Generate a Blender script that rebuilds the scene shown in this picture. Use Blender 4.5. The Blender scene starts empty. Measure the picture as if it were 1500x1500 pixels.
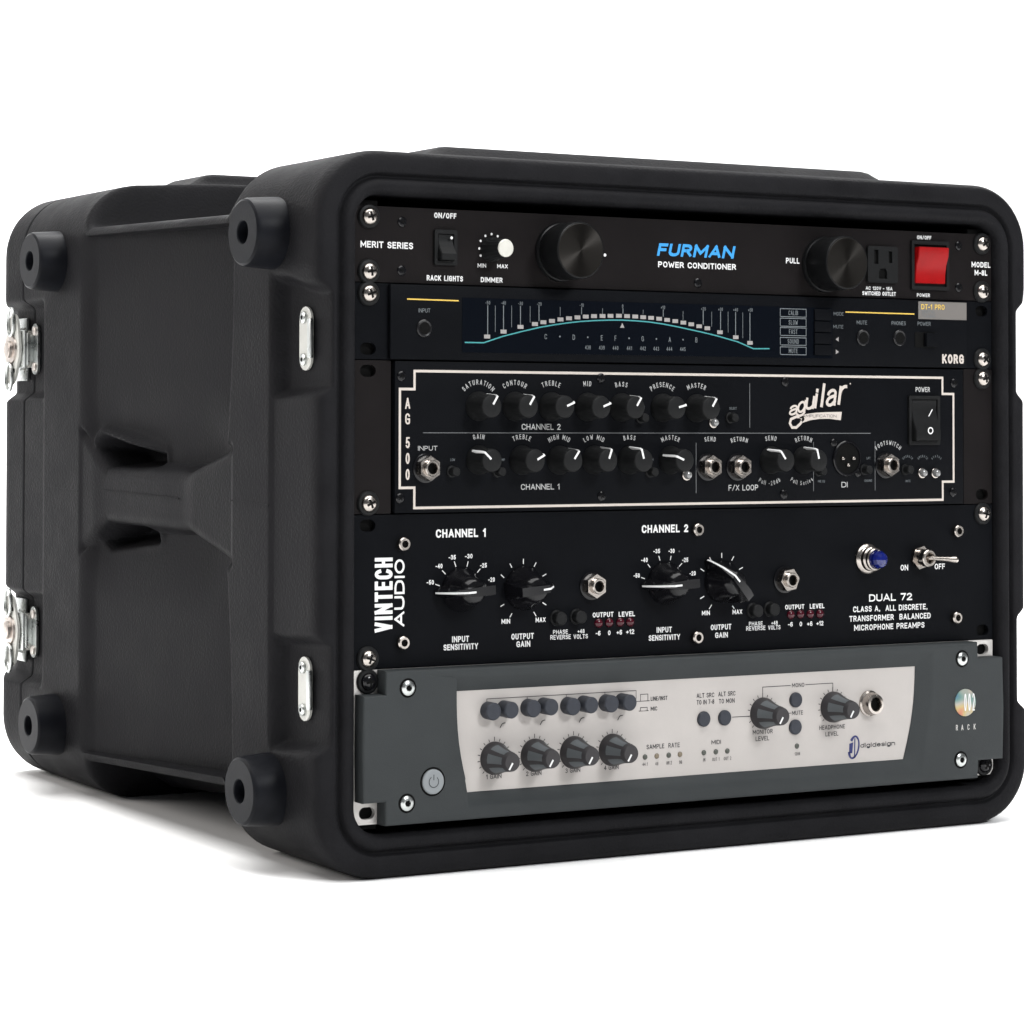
import bpy, bmesh, math, random
import numpy as np
from mathutils import Vector, Matrix
from mathutils.geometry import tessellate_polygon
random.seed(4)
MM = 0.001
LIFT = 31.0            # the case stands on the floor: panel coordinates are mm above its underside - LIFT
scene = bpy.context.scene
COL = scene.collection

# ------------------------------------------------------------------ camera, world, lights, exposure
cam_d = bpy.data.cameras.new("camera"); cam = bpy.data.objects.new("camera", cam_d); COL.objects.link(cam)
scene.camera = cam
cam_d.sensor_fit = 'HORIZONTAL'; cam_d.sensor_width = 36.0
cam_d.lens = 3626.1 / 1500 * 36.0
cam_d.shift_x = (750 - 316.87) / 1500; cam_d.shift_y = -(750 - 516.67) / 1500
cam_d.clip_start = 0.05; cam_d.clip_end = 60
R_ = Vector((0.8956888, -0.44466258, 0.00409551)); D_ = Vector((0.01438351, 0.01976525, -0.99970118)); F_ = Vector((0.44444875, 0.89548005, 0.02409932))
m = Matrix(((R_.x, -D_.x, -F_.x), (R_.y, -D_.y, -F_.y), (R_.z, -D_.z, -F_.z))).to_4x4()
m.translation = Vector((-0.70204, -1.23584, 0.23605 + LIFT * MM))
cam.matrix_world = m

w = bpy.data.worlds.new("World"); scene.world = w; w.use_nodes = True
bg = w.node_tree.nodes["Background"]; bg.inputs[0].default_value = (0.93, 0.96, 1.0, 1); bg.inputs[1].default_value = 0.14

def area(name, loc, target, size, power, color=(1, 1, 1), size_y=None):
    d = bpy.data.lights.new(name, 'AREA'); d.energy = power; d.color = color; d.size = size
    if size_y: d.shape = 'RECTANGLE'; d.size_y = size_y
    o = bpy.data.objects.new(name, d); COL.objects.link(o); o.location = loc
    o.rotation_euler = (Vector(target) - Vector(loc)).to_track_quat('-Z', 'Y').to_euler()
    return o
area("added_floor_light", (0.1, 0.1, 2.3), (0.1, 0.0, 0), 3.0, 135, (1, 0.995, 0.98))  # added overhead light that keeps the floor sheet white
area("side_softbox", (-1.7, 1.15, 1.1), (0, 0.2, 0.15), 0.9, 19, (1, 0.95, 0.9))
area("key_softbox", (0.8, -2.3, 1.75), (0.24, 0, 0.15), 0.6, 50, (0.97, 0.985, 1.0))
area("added_backdrop_light_left", (0.4, 1.3, 2.4), (1.2, 2.9, 0.5), 1.2, 75)  # added light, one of a pair that whitens the backdrop
area("added_backdrop_light_right", (2.6, 1.0, 2.2), (1.9, 2.9, 0.5), 1.2, 65)  # its added partner on the right of the backdrop
scene.view_settings.view_transform = 'Standard'; scene.view_settings.look = 'None'
scene.view_settings.exposure = 0; scene.view_settings.gamma = 1

# ------------------------------------------------------------------ materials
def mat(name, col, rough=0.5, metal=0.0, spec=0.5, mottle=0.0, mscale=60, bump=0.0, bscale=900, coat=0.0, speck=0.0, alpha=None, trans=0.0, rvar=0.0):
    mt = bpy.data.materials.new(name); mt.use_nodes = True
    nt = mt.node_tree; b = nt.nodes["Principled BSDF"]
    b.inputs['Base Color'].default_value = (*col, 1); b.inputs['Roughness'].default_value = rough
    b.inputs['Metallic'].default_value = metal; b.inputs['Specular IOR Level'].default_value = spec
    if coat: b.inputs['Coat Weight'].default_value = coat; b.inputs['Coat Roughness'].default_value = 0.15
    if trans: b.inputs['Transmission Weight'].default_value = trans
    tc = nt.nodes.new('ShaderNodeTexCoord')
    L = nt.links.new
    colsock = None
    if mottle:
        n = nt.nodes.new('ShaderNodeTexNoise'); n.inputs['Scale'].default_value = mscale; n.inputs['Detail'].default_value = 5; n.inputs['Roughness'].default_value = 0.65
        L(tc.outputs['Object'], n.inputs['Vector'])
        r = nt.nodes.new('ShaderNodeMapRange'); r.inputs[1].default_value = 0.3; r.inputs[2].default_value = 0.7; r.inputs[3].default_value = 1 - mottle; r.inputs[4].default_value = 1 + mottle
        L(n.outputs[0], r.inputs[0])
        mx = nt.nodes.new('ShaderNodeVectorMath'); mx.operation = 'SCALE'; mx.inputs[0].default_value = col
        L(r.outputs[0], mx.inputs['Scale']); colsock = mx.outputs[0]
        if rvar:
            r2 = nt.nodes.new('ShaderNodeMapRange'); r2.inputs[1].default_value = 0.3; r2.inputs[2].default_value = 0.7; r2.inputs[3].default_value = rough - rvar; r2.inputs[4].default_value = rough + rvar
            L(n.outputs[0], r2.inputs[0]); L(r2.outputs[0], b.inputs['Roughness'])
    if speck:
        v = nt.nodes.new('ShaderNodeTexVoronoi'); v.inputs['Scale'].default_value = 30; L(tc.outputs['Object'], v.inputs['Vector'])
        lt = nt.nodes.new('ShaderNodeMath'); lt.operation = 'LESS_THAN'; lt.inputs[1].default_value = 0.016; L(v.outputs['Distance'], lt.inputs[0])
        wn = nt.nodes.new('ShaderNodeMath'); wn.operation = 'GREATER_THAN'; wn.inputs[1].default_value = 0.72
        sp = nt.nodes.new('ShaderNodeSeparateColor'); L(v.outputs['Color'], sp.inputs[0]); L(sp.outputs[0], wn.inputs[0])
        mu = nt.nodes.new('ShaderNodeMath'); mu.operation = 'MULTIPLY'; L(lt.outputs[0], mu.inputs[0]); L(wn.outputs[0], mu.inputs[1])
        mix = nt.nodes.new('ShaderNodeMix'); mix.data_type = 'RGBA'; mix.inputs[6].default_value = (*col, 1); mix.inputs[7].default_value = (speck, speck, speck, 1)
        if colsock: L(colsock, mix.inputs[6])
        L(mu.outputs[0], mix.inputs[0]); colsock = mix.outputs[2]
    if colsock: L(colsock, b.inputs['Base Color'])
    if bump:
        n2 = nt.nodes.new('ShaderNodeTexNoise'); n2.inputs['Scale'].default_value = bscale; n2.inputs['Detail'].default_value = 3
        L(tc.outputs['Object'], n2.inputs['Vector'])
        bp = nt.nodes.new('ShaderNodeBump'); bp.inputs['Strength'].default_value = bump; bp.inputs['Distance'].default_value = 0.0006
        L(n2.outputs[0], bp.inputs['Height']); L(bp.outputs[0], b.inputs['Normal'])
    return mt
CASE = mat("case_plastic", (0.0108, 0.0107, 0.0119), 0.52, spec=0.035, mottle=0.22, mscale=22, bump=0.7, bscale=560, speck=0.12, rvar=0.1)
RUBBER = mat("bumper_rubber", (0.0062, 0.0067, 0.0088), 0.42, spec=0.08, mottle=0.2, mscale=90, bump=0.12, bscale=900)
PANEL = mat("panel_black", (0.0040, 0.0044, 0.0055), 0.45, spec=0.03, speck=0.10, mottle=0.12, mscale=25, bump=0.15, bscale=1500)
PANELB = mat("panel_brushed", (0.0082, 0.0070, 0.0072), 0.42, spec=0.06, mottle=0.14, mscale=18, bump=0.12, bscale=1400)
KNOBM = mat("knob_matte", (0.0085, 0.0088, 0.0092), 0.45, spec=0.12, mottle=0.1, mscale=200, bump=0.1, bscale=1500)
KNOBG = mat("knob_gloss", (0.004, 0.004, 0.005), 0.16, spec=0.3)
DARK = mat("hole_shade_and_rail_black", (0.002, 0.002, 0.002), 0.8, spec=0.1)  # near-black that paints shade into holes and slots; the rails share it
WHITE = mat("ink_white", (0.66, 0.66, 0.66), 0.5, spec=0.1)
SOFTW = mat("ink_soft_white", (0.40, 0.40, 0.40), 0.5, spec=0.1)
CREAM = mat("ink_cream", (0.5, 0.45, 0.41), 0.5, spec=0.2)
GREYI = mat("ink_grey", (0.14, 0.155, 0.165), 0.5, spec=0.2)
LINE = mat("ink_line_grey", (0.13, 0.135, 0.14), 0.5, spec=0.2)
BLUE = mat("ink_blue", (0.04, 0.27, 0.60), 0.5, spec=0.2)
YELLOW = mat("ink_yellow", (0.62, 0.42, 0.09), 0.5, spec=0.2)
TEAL = mat("ink_teal", (0.05, 0.24, 0.25), 0.5, spec=0.2)
SEGM = mat("ink_segment", (0.27, 0.255, 0.25), 0.5, spec=0.2)
INKD = mat("ink_dark", (0.02, 0.021, 0.025), 0.5, spec=0.2)
INKN = mat("ink_navy", (0.03, 0.035, 0.12), 0.5, spec=0.2)
NICKEL = mat("nickel", (0.42, 0.385, 0.355), 0.22, metal=1, mottle=0.12, mscale=300, rvar=0.08)
ZINC = mat("zinc_plate", (0.50, 0.52, 0.51), 0.3, metal=1, mottle=0.08, mscale=120, rvar=0.1)
RIVET = mat("plated_rivet", (0.5, 0.46, 0.43), 0.35, metal=0.7, mottle=0.1, mscale=300)
COPPER = mat("worn_rivet", (0.47, 0.42, 0.385), 0.35, metal=1, mottle=0.2, mscale=300)
KEEP = mat("plated_keeper", (0.50, 0.50, 0.47), 0.42, metal=0.25, mottle=0.07, mscale=100, rvar=0.08)
BEZEL = mat("bezel_grey", (0.031, 0.0345, 0.036), 0.55, spec=0.15, mottle=0.06, mscale=40, bump=0.15, bscale=1400)
SILVER = mat("silver_fascia", (0.41, 0.385, 0.368), 0.5, metal=0.0, spec=0.15, mottle=0.04, mscale=30, bump=0.05, bscale=2500)
EAR = mat("bare_steel_ear", (0.55, 0.53, 0.51), 0.4, metal=0.3, mottle=0.06, mscale=90)
BTNG = mat("button_slate", (0.036, 0.039, 0.048), 0.45, spec=0.15, mottle=0.08, mscale=200)
PWRB = mat("power_button_grey", (0.20, 0.215, 0.225), 0.5, spec=0.3)
KGRIP = mat("knob_grip_grey", (0.085, 0.094, 0.10), 0.5, spec=0.3)
KDIG = mat("knob_charcoal", (0.028, 0.026, 0.028), 0.5, spec=0.3, mottle=0.1, mscale=200)
RED = mat("red_rocker", (0.25, 0.002, 0.003), 0.28, spec=0.2, mottle=0.12, mscale=90)
REDL = mat("red_led", (0.045, 0.002, 0.007), 0.15, spec=0.4)
CLEAR = mat("clear_led", (0.16, 0.16, 0.16), 0.12, spec=0.8, coat=0.5)
BLUEL = mat("blue_lens", (0.003, 0.008, 0.11), 0.08, spec=0.7)
CAPM = mat("polished_cap", (0.62, 0.61, 0.56), 0.35, metal=0.25, mottle=0.06, mscale=200)
JACKM = mat("jack_bushing", (0.008, 0.008, 0.009), 0.22, spec=0.3)
WINDOW = mat("display_window", (0.0022, 0.0032, 0.0055), 0.3, spec=0.04)
PLATEG = mat("badge_plate_grey", (0.14, 0.13, 0.122), 0.45, spec=0.3)
OLED = mat("dull_led", (0.05, 0.055, 0.045), 0.4)
YLED = mat("amber_led", (0.15, 0.12, 0.08), 0.4)
FLOORM = mat("white_floor_sheet", (0.93, 0.93, 0.93), 0.9, spec=0.0)
def iridescent():
    mt = bpy.data.materials.new("iridescent_badge"); mt.use_nodes = True; nt = mt.node_tree; b = nt.nodes["Principled BSDF"]
    tc = nt.nodes.new('ShaderNodeTexCoord'); n = nt.nodes.new('ShaderNodeTexNoise'); n.inputs['Scale'].default_value = 60; n.inputs['Detail'].default_value = 1
    cr = nt.nodes.new('ShaderNodeValToRGB'); e = cr.color_ramp.elements
    e[0].position = 0.3; e[0].color = (0.03, 0.10, 0.20, 1); e[1].position = 0.72; e[1].color = (0.45, 0.10, 0.08, 1)
    for p, c in ((0.42, (0.12, 0.22, 0.20, 1)), (0.52, (0.32, 0.30, 0.26, 1)), (0.62, (0.42, 0.32, 0.12, 1))):
        x = e.new(p); x.color = c
    nt.links.new(tc.outputs['Object'], n.inputs[0]); nt.links.new(n.outputs[0], cr.inputs[0]); nt.links.new(cr.outputs[0], b.inputs['Base Color'])
    b.inputs['Roughness'].default_value = 0.3
    return mt
IRID = iridescent()

# ------------------------------------------------------------------ builders (mm, x right, y into the case, z up)
def thing(name, label, cat, loc=(0, 0, LIFT), group=None):
    o = bpy.data.objects.new(name, None); COL.objects.link(o); o.empty_display_size = 0.02
    o.location = Vector(loc) * MM; o['label'] = label; o['category'] = cat
    if group: o['group'] = group
    return o

class MB:
    def __init__(s): s.v = []; s.f = []
    def add(s, v, f):
        n = len(s.v); s.v += [tuple(p) for p in v]; s.f += [tuple(i + n for i in q) for q in f]; return s
    def box(s, x0, x1, y0, y1, z0, z1, bev=0.0, seg=2):
        bm = bmesh.new(); bmesh.ops.create_cube(bm, size=1)
        for v in bm.verts:
            v.co = Vector(((x0 + x1) / 2 + v.co.x * (x1 - x0), (y0 + y1) / 2 + v.co.y * (y1 - y0), (z0 + z1) / 2 + v.co.z * (z1 - z0)))
        if bev: bmesh.ops.bevel(bm, geom=bm.edges[:], offset=bev, segments=seg, affect='EDGES', profile=0.6)
        s.bm(bm); return s
    def bm(s, bm):
        bm.verts.index_update(); s.add([v.co[:] for v in bm.verts], [[v.index for v in f.verts] for f in bm.faces]); bm.free()
    def lathe(s, prof, c=(0, 0), n=32, axis='y', fn=None):
        # prof: (radius, y); y decreasing towards the viewer. axis 'y' : c=(x,z); axis 'x': c=(y,z) and profile runs along x
        V = []; F = []
        for r, y in prof:
            for k in range(n):
                a = 2 * math.pi * k / n; rr = fn(r, a, y) if fn else r
                if axis == 'y': V.append((c[0] + rr * math.cos(a), y, c[1] + rr * math.sin(a)))
                else: V.append((y, c[0] + rr * math.cos(a), c[1] + rr * math.sin(a)))
        for i in range(len(prof) - 1):
            for k in range(n):
                k2 = (k + 1) % n; q = (i * n + k, i * n + k2, (i + 1) * n + k2, (i + 1) * n + k)
                F.append(q)
        F.append(tuple(range((len(prof) - 1) * n, len(prof) * n)))
        s.add(V, F); return s
    def prism(s, outer, y0, y1, holes=()):
        # polygon in (x,z) extruded from y0 (front) to y1 (back)
        loops = [outer] + list(holes)
        pts = [p for l in loops for p in l]
        tris = tessellate_polygon([[Vector((p[0], p[1], 0)) for p in l] for l in loops])
        n = len(pts); V = [(p[0], y0, p[1]) for p in pts] + [(p[0], y1, p[1]) for p in pts]
        F = [tuple(t) for t in tris] + [tuple(i + n for i in reversed(t)) for t in tris]
        k = 0
        for l in loops:
            for i in range(len(l)):
                a = k + i; b = k + (i + 1) % len(l); F.append((a, b, b + n, a + n))
            k += len(l)
        s.add(V, F); return s
    def flat(s, poly, y):
        tris = tessellate_polygon([[Vector((p[0], p[1], 0)) for p in poly]])
        s.add([(p[0], y, p[1]) for p in poly], [tuple(t) for t in tris]); return s
    def tube(s, pts, r, n=10, closed=False):
        V = []; F = []; P = [Vector(p) for p in pts]; m = len(P)
        for i, p in enumerate(P):
            a = P[i - 1] if (i or closed) else P[i]; b = P[(i + 1) % m] if (i < m - 1 or closed) else P[i]
            t = (b - a).normalized(); u = t.orthogonal().normalized() if i == 0 else (u - t * u.dot(t)).normalized(); w_ = t.cross(u)
            rr = r[i] if isinstance(r, (list, tuple)) else r
            V += [p + rr * (math.cos(2 * math.pi * k / n) * u + math.sin(2 * math.pi * k / n) * w_) for k in range(n)]
        for i in range(m if closed else m - 1):
            j = (i + 1) % m
            for k in range(n): F.append((i * n + k, i * n + (k + 1) % n, j * n + (k + 1) % n, j * n + k))
        if not closed: F.append(tuple(range(n))[::-1]); F.append(tuple(range((m - 1) * n, m * n)))
        s.add(V, F); return s
    def build(s, name, material, parent, loc=(0, 0, 0), angle=32, fix=True):
        me = bpy.data.meshes.new(name)
        me.from_pydata([(p[0] * MM, p[1] * MM, p[2] * MM) for p in s.v], [], s.f)
        if fix:
            bm = bmesh.new(); bm.from_mesh(me); bmesh.ops.recalc_face_normals(bm, faces=bm.faces); bm.to_mesh(me); bm.free()
        me.materials.append(material); me.shade_smooth(); me.set_sharp_from_angle(angle=math.radians(angle))
        o = bpy.data.objects.new(name, me); COL.objects.link(o); o.parent = parent; o.location = Vector(loc) * MM
        return o
def copy_part(o, parent, loc=None):
    c = o.copy(); COL.objects.link(c); c.parent = parent
    if loc is not None: c.location = Vector(loc) * MM
    for ch in o.children: copy_part(ch, c)
    return c
def circ(c, r, n=20, sx=1, sz=1): return [(c[0] + sx * r * math.cos(2 * math.pi * k / n), c[1] + sz * r * math.sin(2 * math.pi * k / n)) for k in range(n)]
def slot(c, w_, h, n=8):
    # horizontal rounded slot
    r = h / 2; L_ = w_ / 2 - r
    return [(c[0] + L_ + r * math.cos(a), c[1] + r * math.sin(a)) for a in [math.pi * (-.5 + k / n) for k in range(n + 1)]] + [(c[0] - L_ + r * math.cos(a), c[1] + r * math.sin(a)) for a in [math.pi * (.5 + k / n) for k in range(n + 1)]]
def vslot(c, w_, h, n=8): return [(c[0] + (p[1]), c[1] + (p[0])) for p in slot((0, 0), h, w_, n)]
def rect(x0, x1, z0, z1): return [(x0, z0), (x1, z0), (x1, z1), (x0, z1)]
def rrect(x0, x1, z0, z1, r, n=5):
    P = []
    for cx, cz, a0 in ((x1 - r, z0 + r, -90), (x1 - r, z1 - r, 0), (x0 + r, z1 - r, 90), (x0 + r, z0 + r, 180)):
        for k in range(n + 1): a = math.radians(a0 + 90 * k / n); P.append((cx + r * math.cos(a), cz + r * math.sin(a)))
    return P

# ---- lettering: drawn letter by letter as flat ribbons, each string a printed part
def arc(cx, cy, rx, ry, a0, a1, n=7):
    return [(cx + rx * math.cos(math.radians(a0 + (a1 - a0) * k / n)), cy + ry * math.sin(math.radians(a0 + (a1 - a0) * k / n))) for k in range(n + 1)]
def ring(cx, cy, rx, ry, n=18): return [(cx + rx * math.cos(2 * math.pi * k / n), cy + ry * math.sin(2 * math.pi * k / n)) for k in range(n)] + ['o']
GL = {
 'A': (.6, [[(0, 0), (.3, 1), (.6, 0)], [(.11, .3), (.49, .3)]]),
 'B': (.52, [[(0, 0), (0, 1), (.26, 1)] + arc(.28, .76, .2, .24, 90, -90) + [(0, .52)], [(.26, .52)] + arc(.28, .26, .23, .26, 90, -90) + [(0, 0)]]),
 'C': (.54, [arc(.28, .68, .28, .32, 18, 180) + arc(.28, .32, .28, .32, 180, 342)]),
 'D': (.55, [[(0, 0), (0, 1), (.2, 1)] + arc(.22, .65, .33, .35, 90, 0) + arc(.22, .35, .33, .35, 0, -90) + [(.2, 0), (0, 0)]]),
 'E': (.44, [[(.44, 1), (0, 1), (0, 0), (.44, 0)], [(0, .52), (.38, .52)]]),
 'F': (.43, [[(.43, 1), (0, 1), (0, 0)], [(0, .5), (.37, .5)]]),
 'G': (.57, [arc(.28, .68, .28, .32, 22, 180) + arc(.28, .32, .28, .32, 180, 270) + [(.5, .03), (.56, .14), (.56, .46), (.32, .46)]]),
 'H': (.54, [[(0, 0), (0, 1)], [(.54, 0), (.54, 1)], [(0, .52), (.54, .52)]]),
 'I': (.02, [[(.01, 0), (.01, 1)]]),
 'J': (.42, [[(.42, 1), (.42, .28)] + arc(.21, .25, .21, .25, 0, -170)]),
 'K': (.54, [[(0, 0), (0, 1)], [(.52, 1), (.02, .4)], [(.18, .56), (.54, 0)]]),
 'L': (.42, [[(0, 1), (0, 0), (.42, 0)]]),
 'M': (.74, [[(0, 0), (0, 1), (.37, .28), (.74, 1), (.74, 0)]]),
 'N': (.6, [[(0, 0), (0, 1), (.6, 0), (.6, 1)]]),
 'O': (.58, [ring(.29, .5, .29, .5)]),
 'P': (.5, [[(0, 0), (0, 1), (.26, 1)] + arc(.27, .73, .23, .27, 90, -90) + [(0, .46)]]),
 'Q': (.58, [ring(.29, .5, .29, .5), [(.35, .25), (.56, -.02)]]),
 'R': (.52, [[(0, 0), (0, 1), (.26, 1)] + arc(.27, .74, .22, .26, 90, -90) + [(0, .48)], [(.27, .48), (.52, 0)]]),
 'S': (.5, [arc(.25, .76, .24, .24, 20, 250) + arc(.25, .26, .25, .26, 70, -160)]),
 'T': (.52, [[(0, 1), (.52, 1)], [(.26, 1), (.26, 0)]]),
 'U': (.54, [[(0, 1), (0, .3)] + arc(.27, .28, .27, .28, 180, 360) + [(.54, 1)]]),
 'V': (.56, [[(0, 1), (.28, 0), (.56, 1)]]), 'W': (.84, [[(0, 1), (.21, 0), (.42, .7), (.63, 0), (.84, 1)]]),
 'X': (.54, [[(0, 0), (.54, 1)], [(0, 1), (.54, 0)]]), 'Y': (.56, [[(0, 1), (.28, .46), (.56, 1)], [(.28, .46), (.28, 0)]]),
 'Z': (.48, [[(0, 1), (.48, 1), (0, 0), (.48, 0)]]),
 '0': (.44, [ring(.22, .5, .22, .5)]), '1': (.22, [[(.0, .76), (.2, 1), (.2, 0)]]),
 '2': (.46, [arc(.22, .74, .22, .26, 165, -25) + [(0, 0), (.46, 0)]]),
 '3': (.44, [arc(.21, .76, .2, .24, 155, -80) + arc(.21, .27, .23, .27, 80, -155)]),
 '4': (.5, [[(.36, 0), (.36, 1), (0, .28), (.5, .28)]]),
 '5': (.45, [[(.42, 1), (.08, 1), (.04, .5)] + arc(.22, .31, .23, .31, 120, -155)]),
 '6': (.46, [ring(.23, .29, .23, .29), [(.01, .3), (.03, .62)] + arc(.25, .66, .22, .34, 170, 35)]),
 '7': (.45, [[(0, 1), (.45, 1), (.14, 0)]]),
 '8': (.46, [ring(.23, .75, .2, .25), ring(.23, .26, .23, .26)]),
 '9': (.46, [ring(.23, .71, .23, .29), [(.45, .7), (.43, .38)] + arc(.21, .34, .22, .34, -10, -145)]),
 '-': (.26, [[(0, .42), (.26, .42)]]), '+': (.4, [[(0, .42), (.4, .42)], [(.2, .18), (.2, .66)]]),
 '.': (.04, [[(.02, 0), (.02, .02)]]), ',': (.08, [[(.06, .04), (.02, -.14)]]), '/': (.4, [[(0, -.04), (.4, 1.04)]]), ' ': (.2, []),
 'a': (.42, [[(.03, .58)] + arc(.2, .52, .19, .2, 150, 0) + [(.4, 0)], [(.39, .42)] + arc(.19, .2, .19, .2, 90, 300) + [(.39, .14)]]),
 'b': (.44, [[(0, 1), (0, 0)], ring(.22, .35, .21, .35)]),
 'd': (.44, [[(.44, 1), (.44, 0)], ring(.22, .35, .21, .35)]),
 'e': (.43, [[(.02, .38), (.42, .38)] + arc(.21, .38, .21, .32, 0, 180) + arc(.21, .33, .21, .33, 180, 325)]),
 'g': (.44, [[(.44, .7), (.44, -.05)] + arc(.22, -.05, .22, .22, 0, -150), ring(.22, .35, .21, .35)]),
 'i': (.02, [[(.01, 0), (.01, .7)], [(.01, .93), (.01, .98)]]), 'l': (.02, [[(.01, 0), (.01, 1)]]),
 'n': (.4, [[(0, 0), (0, .7)], [(0, .45)] + arc(.2, .48, .2, .22, 170, 0) + [(.4, 0)]]),
 'r': (.26, [[(0, 0), (0, .7)], [(0, .42)] + arc(.2, .42, .2, .28, 170, 75)]),
 's': (.38, [arc(.19, .52, .18, .18, 20, 250) + arc(.19, .18, .19, .18, 70, -160)]),
 'u': (.4, [[(.4, 0), (.4, .7)], [(0, .7), (0, .24)] + arc(.2, .22, .2, .22, 180, 350)]),
}
def ribbon(pts, t, closed):
    """centre line -> mitred band of width t (square ends)"""
    P = [Vector(p) for p in pts]
    if not closed:
        P[0] = P[0] + (P[0] - P[1]).normalized() * t / 2; P[-1] = P[-1] + (P[-1] - P[-2]).normalized() * t / 2
    n = len(P); Lp = []; Rp = []
    for i in range(n):
        a = P[i - 1] if (i or closed) else None; b = P[(i + 1) % n] if (i < n - 1 or closed) else None
        d1 = (P[i] - a).normalized() if a is not None else (b - P[i]).normalized(); d2 = (b - P[i]).normalized() if b is not None else d1
        n1 = Vector((-d1.y, d1.x)); n2 = Vector((-d2.y, d2.x)); mt_ = n1 + n2
        if mt_.length < .35: mt_ = n1 * 1.0; k = 1.0
        else: mt_.normalize(); k = min(1 / max(mt_.dot(n1), .3), 1.45)
        Lp.append(P[i] + mt_ * t / 2 * k); Rp.append(P[i] - mt_ * t / 2 * k)
    F = []; m_ = n if closed else n - 1
    for i in range(m_): j = (i + 1) % n; F.append((i, n + i, n + j, j))
    return [p[:] for p in Lp + Rp], F
def pieces(pts):
    out_ = []; cur = [pts[0]]
    for i in range(1, len(pts)):
        cur.append(pts[i])
        if i < len(pts) - 1:
            a = Vector(pts[i]) - Vector(pts[i - 1]); b = Vector(pts[i + 1]) - Vector(pts[i])
            if a.length > 0 and b.length > 0 and a.normalized().dot(b.normalized()) < -.25: out_.append(cur); cur = [pts[i]]
    out_.append(cur); return out_
def weight(b): return 0.115 + 2.5 * b
def raww(t): return max(sum(GL[c][0] for c in t), .05)
def fit(t, W_, h, bold):
    """stroke, gap and stretch that fill a given width"""
    n = len(t); tk = min(weight(bold) * h, .27 * W_ / max(raww(t) * 1.9, .6) + .02 * h) if n > 1 else weight(bold) * h
    g = min(.17 * h, .19 * W_ / n); return tk, g, max((W_ - n * tk - (n - 1) * g) / raww(t), .05)
def letters(t, kx, h, tk, g, slant=0.0):
    V = []; F = []; x = 0.0; q = 0
    for c in t:
        w_, strokes = GL[c]
        for st in strokes:
            closed = st[-1] == 'o'; pts = [(x + p[0] * kx + tk / 2, tk / 2 + p[1] * (h - tk)) for p in (st[:-1] if closed else st)]
            for pc_ in ([pts] if closed else pieces(pts)):
                rv, rf = ribbon(pc_, tk, closed); n = len(V); q += 1; m2 = len(rv) // 2
                V += [(p[0] + slant * p[1], min(max(p[1], -.22 * h if p[1] < -.1 * h else 0), h * 1.06), -.006 * (q % 4) - .0006 * (i % m2)) for i, p in enumerate(rv)]; F += [tuple(i + n for i in f) for f in rf]
        x += w_ * kx + tk + g
    return V, F
class Ink:
    """printing on one unit in one colour: every string or line becomes a flat part of that unit"""
    def __init__(s, parent, material, kind='lettering'): s.p = parent; s.mt = material; s.k = kind
    def emit(s, V, F, y, name): 
        m_ = MB(); m_.add([(p[0], y + (p[2] if len(p) > 2 else 0), p[1]) for p in V], F); return m_.build(name, s.mt, s.p, fix=False)
    def text(s, t, a, b, h, y=0.0, bold=0.018, slant=0.0, eps=0.12):
        W_ = b[0] - a[0]; tk, g, kx = fit(t, W_, h, bold); z0 = (a[1] + b[1]) / 2
        V, F = letters(t, kx, h, tk, g, slant); s.emit([(a[0] + p[0], z0 + p[1], p[2]) for p in V], F, y - eps, s.k)
    def _c(s, t, c, h, bold, wf, rot):
        tk = weight(bold) * h; g = .16 * h; kx = h * wf * .78; V, F = letters(t, kx, h, tk, g); W_ = raww(t) * kx + len(t) * tk + (len(t) - 1) * g; ca, sa = math.cos(rot), math.sin(rot)
        return [(c[0] + (p[0] - W_ / 2) * ca - (p[1] - h / 2) * sa, c[1] + (p[0] - W_ / 2) * sa + (p[1] - h / 2) * ca, p[2]) for p in V], F
    def ctext(s, t, c, h, y=0.0, bold=0.018, wf=0.85, rot=0.0, eps=0.12):
        V, F = s._c(t, c, h, bold, wf, rot); s.emit(V, F, y - eps, s.k)
    def vtext(s, t, bottom, top, x0, x1, y=0.0, bold=0.03, eps=0.12):
        h = x1 - x0; tk, g, kx = fit(t, top - bottom, h, bold); V, F = letters(t, kx, h, tk, g); s.emit([(x1 - p[1], bottom + p[0], p[2]) for p in V], F, y - eps, s.k)
    def arc(s, t, c, r, h, y=0.0, span=None, bold=0.01, wf=0.85, below=False):
        n = len(t); adv = [GL[ch][0] for ch in t]; tot = sum(adv) + .42 * (n - 1); x = -tot / 2; V = []; F = []
        k = h * wf * 1.06 if not span else math.radians(span) * r / tot
        for ch in t:
            xm = (x + GL[ch][0] / 2) * k; a = xm / r
            if ch != ' ':
                if below: an = -math.pi / 2 + a; v, f = s._c(ch, (c[0] + r * math.cos(an), c[1] + r * math.sin(an)), h, bold, wf, an + math.pi / 2)
                else: an = math.pi / 2 - a; v, f = s._c(ch, (c[0] + r * math.cos(an), c[1] + r * math.sin(an)), h, bold, wf, an - math.pi / 2)
                q = len(V); V += v; F += [tuple(i + q for i in g) for g in f]
            x += GL[ch][0] + .42
        s.emit(V, F, y - .12, s.k)
    def line(s, pts, w_, y=0.0, eps=0.12, name='printed_line', closed=False):
        V, F = ribbon(pts, w_, closed); s.emit(V, F, y - eps, name)
    def poly(s, p, y=0.0, eps=0.12, name='printed_mark'):
        m_ = MB(); m_.flat(p, y - eps); m_.build(name, s.mt, s.p, fix=False)
    def dot(s, c, r, y=0.0, eps=0.12): s.poly(circ(c, r, 14), y, eps, 'printed_dot')

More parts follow.
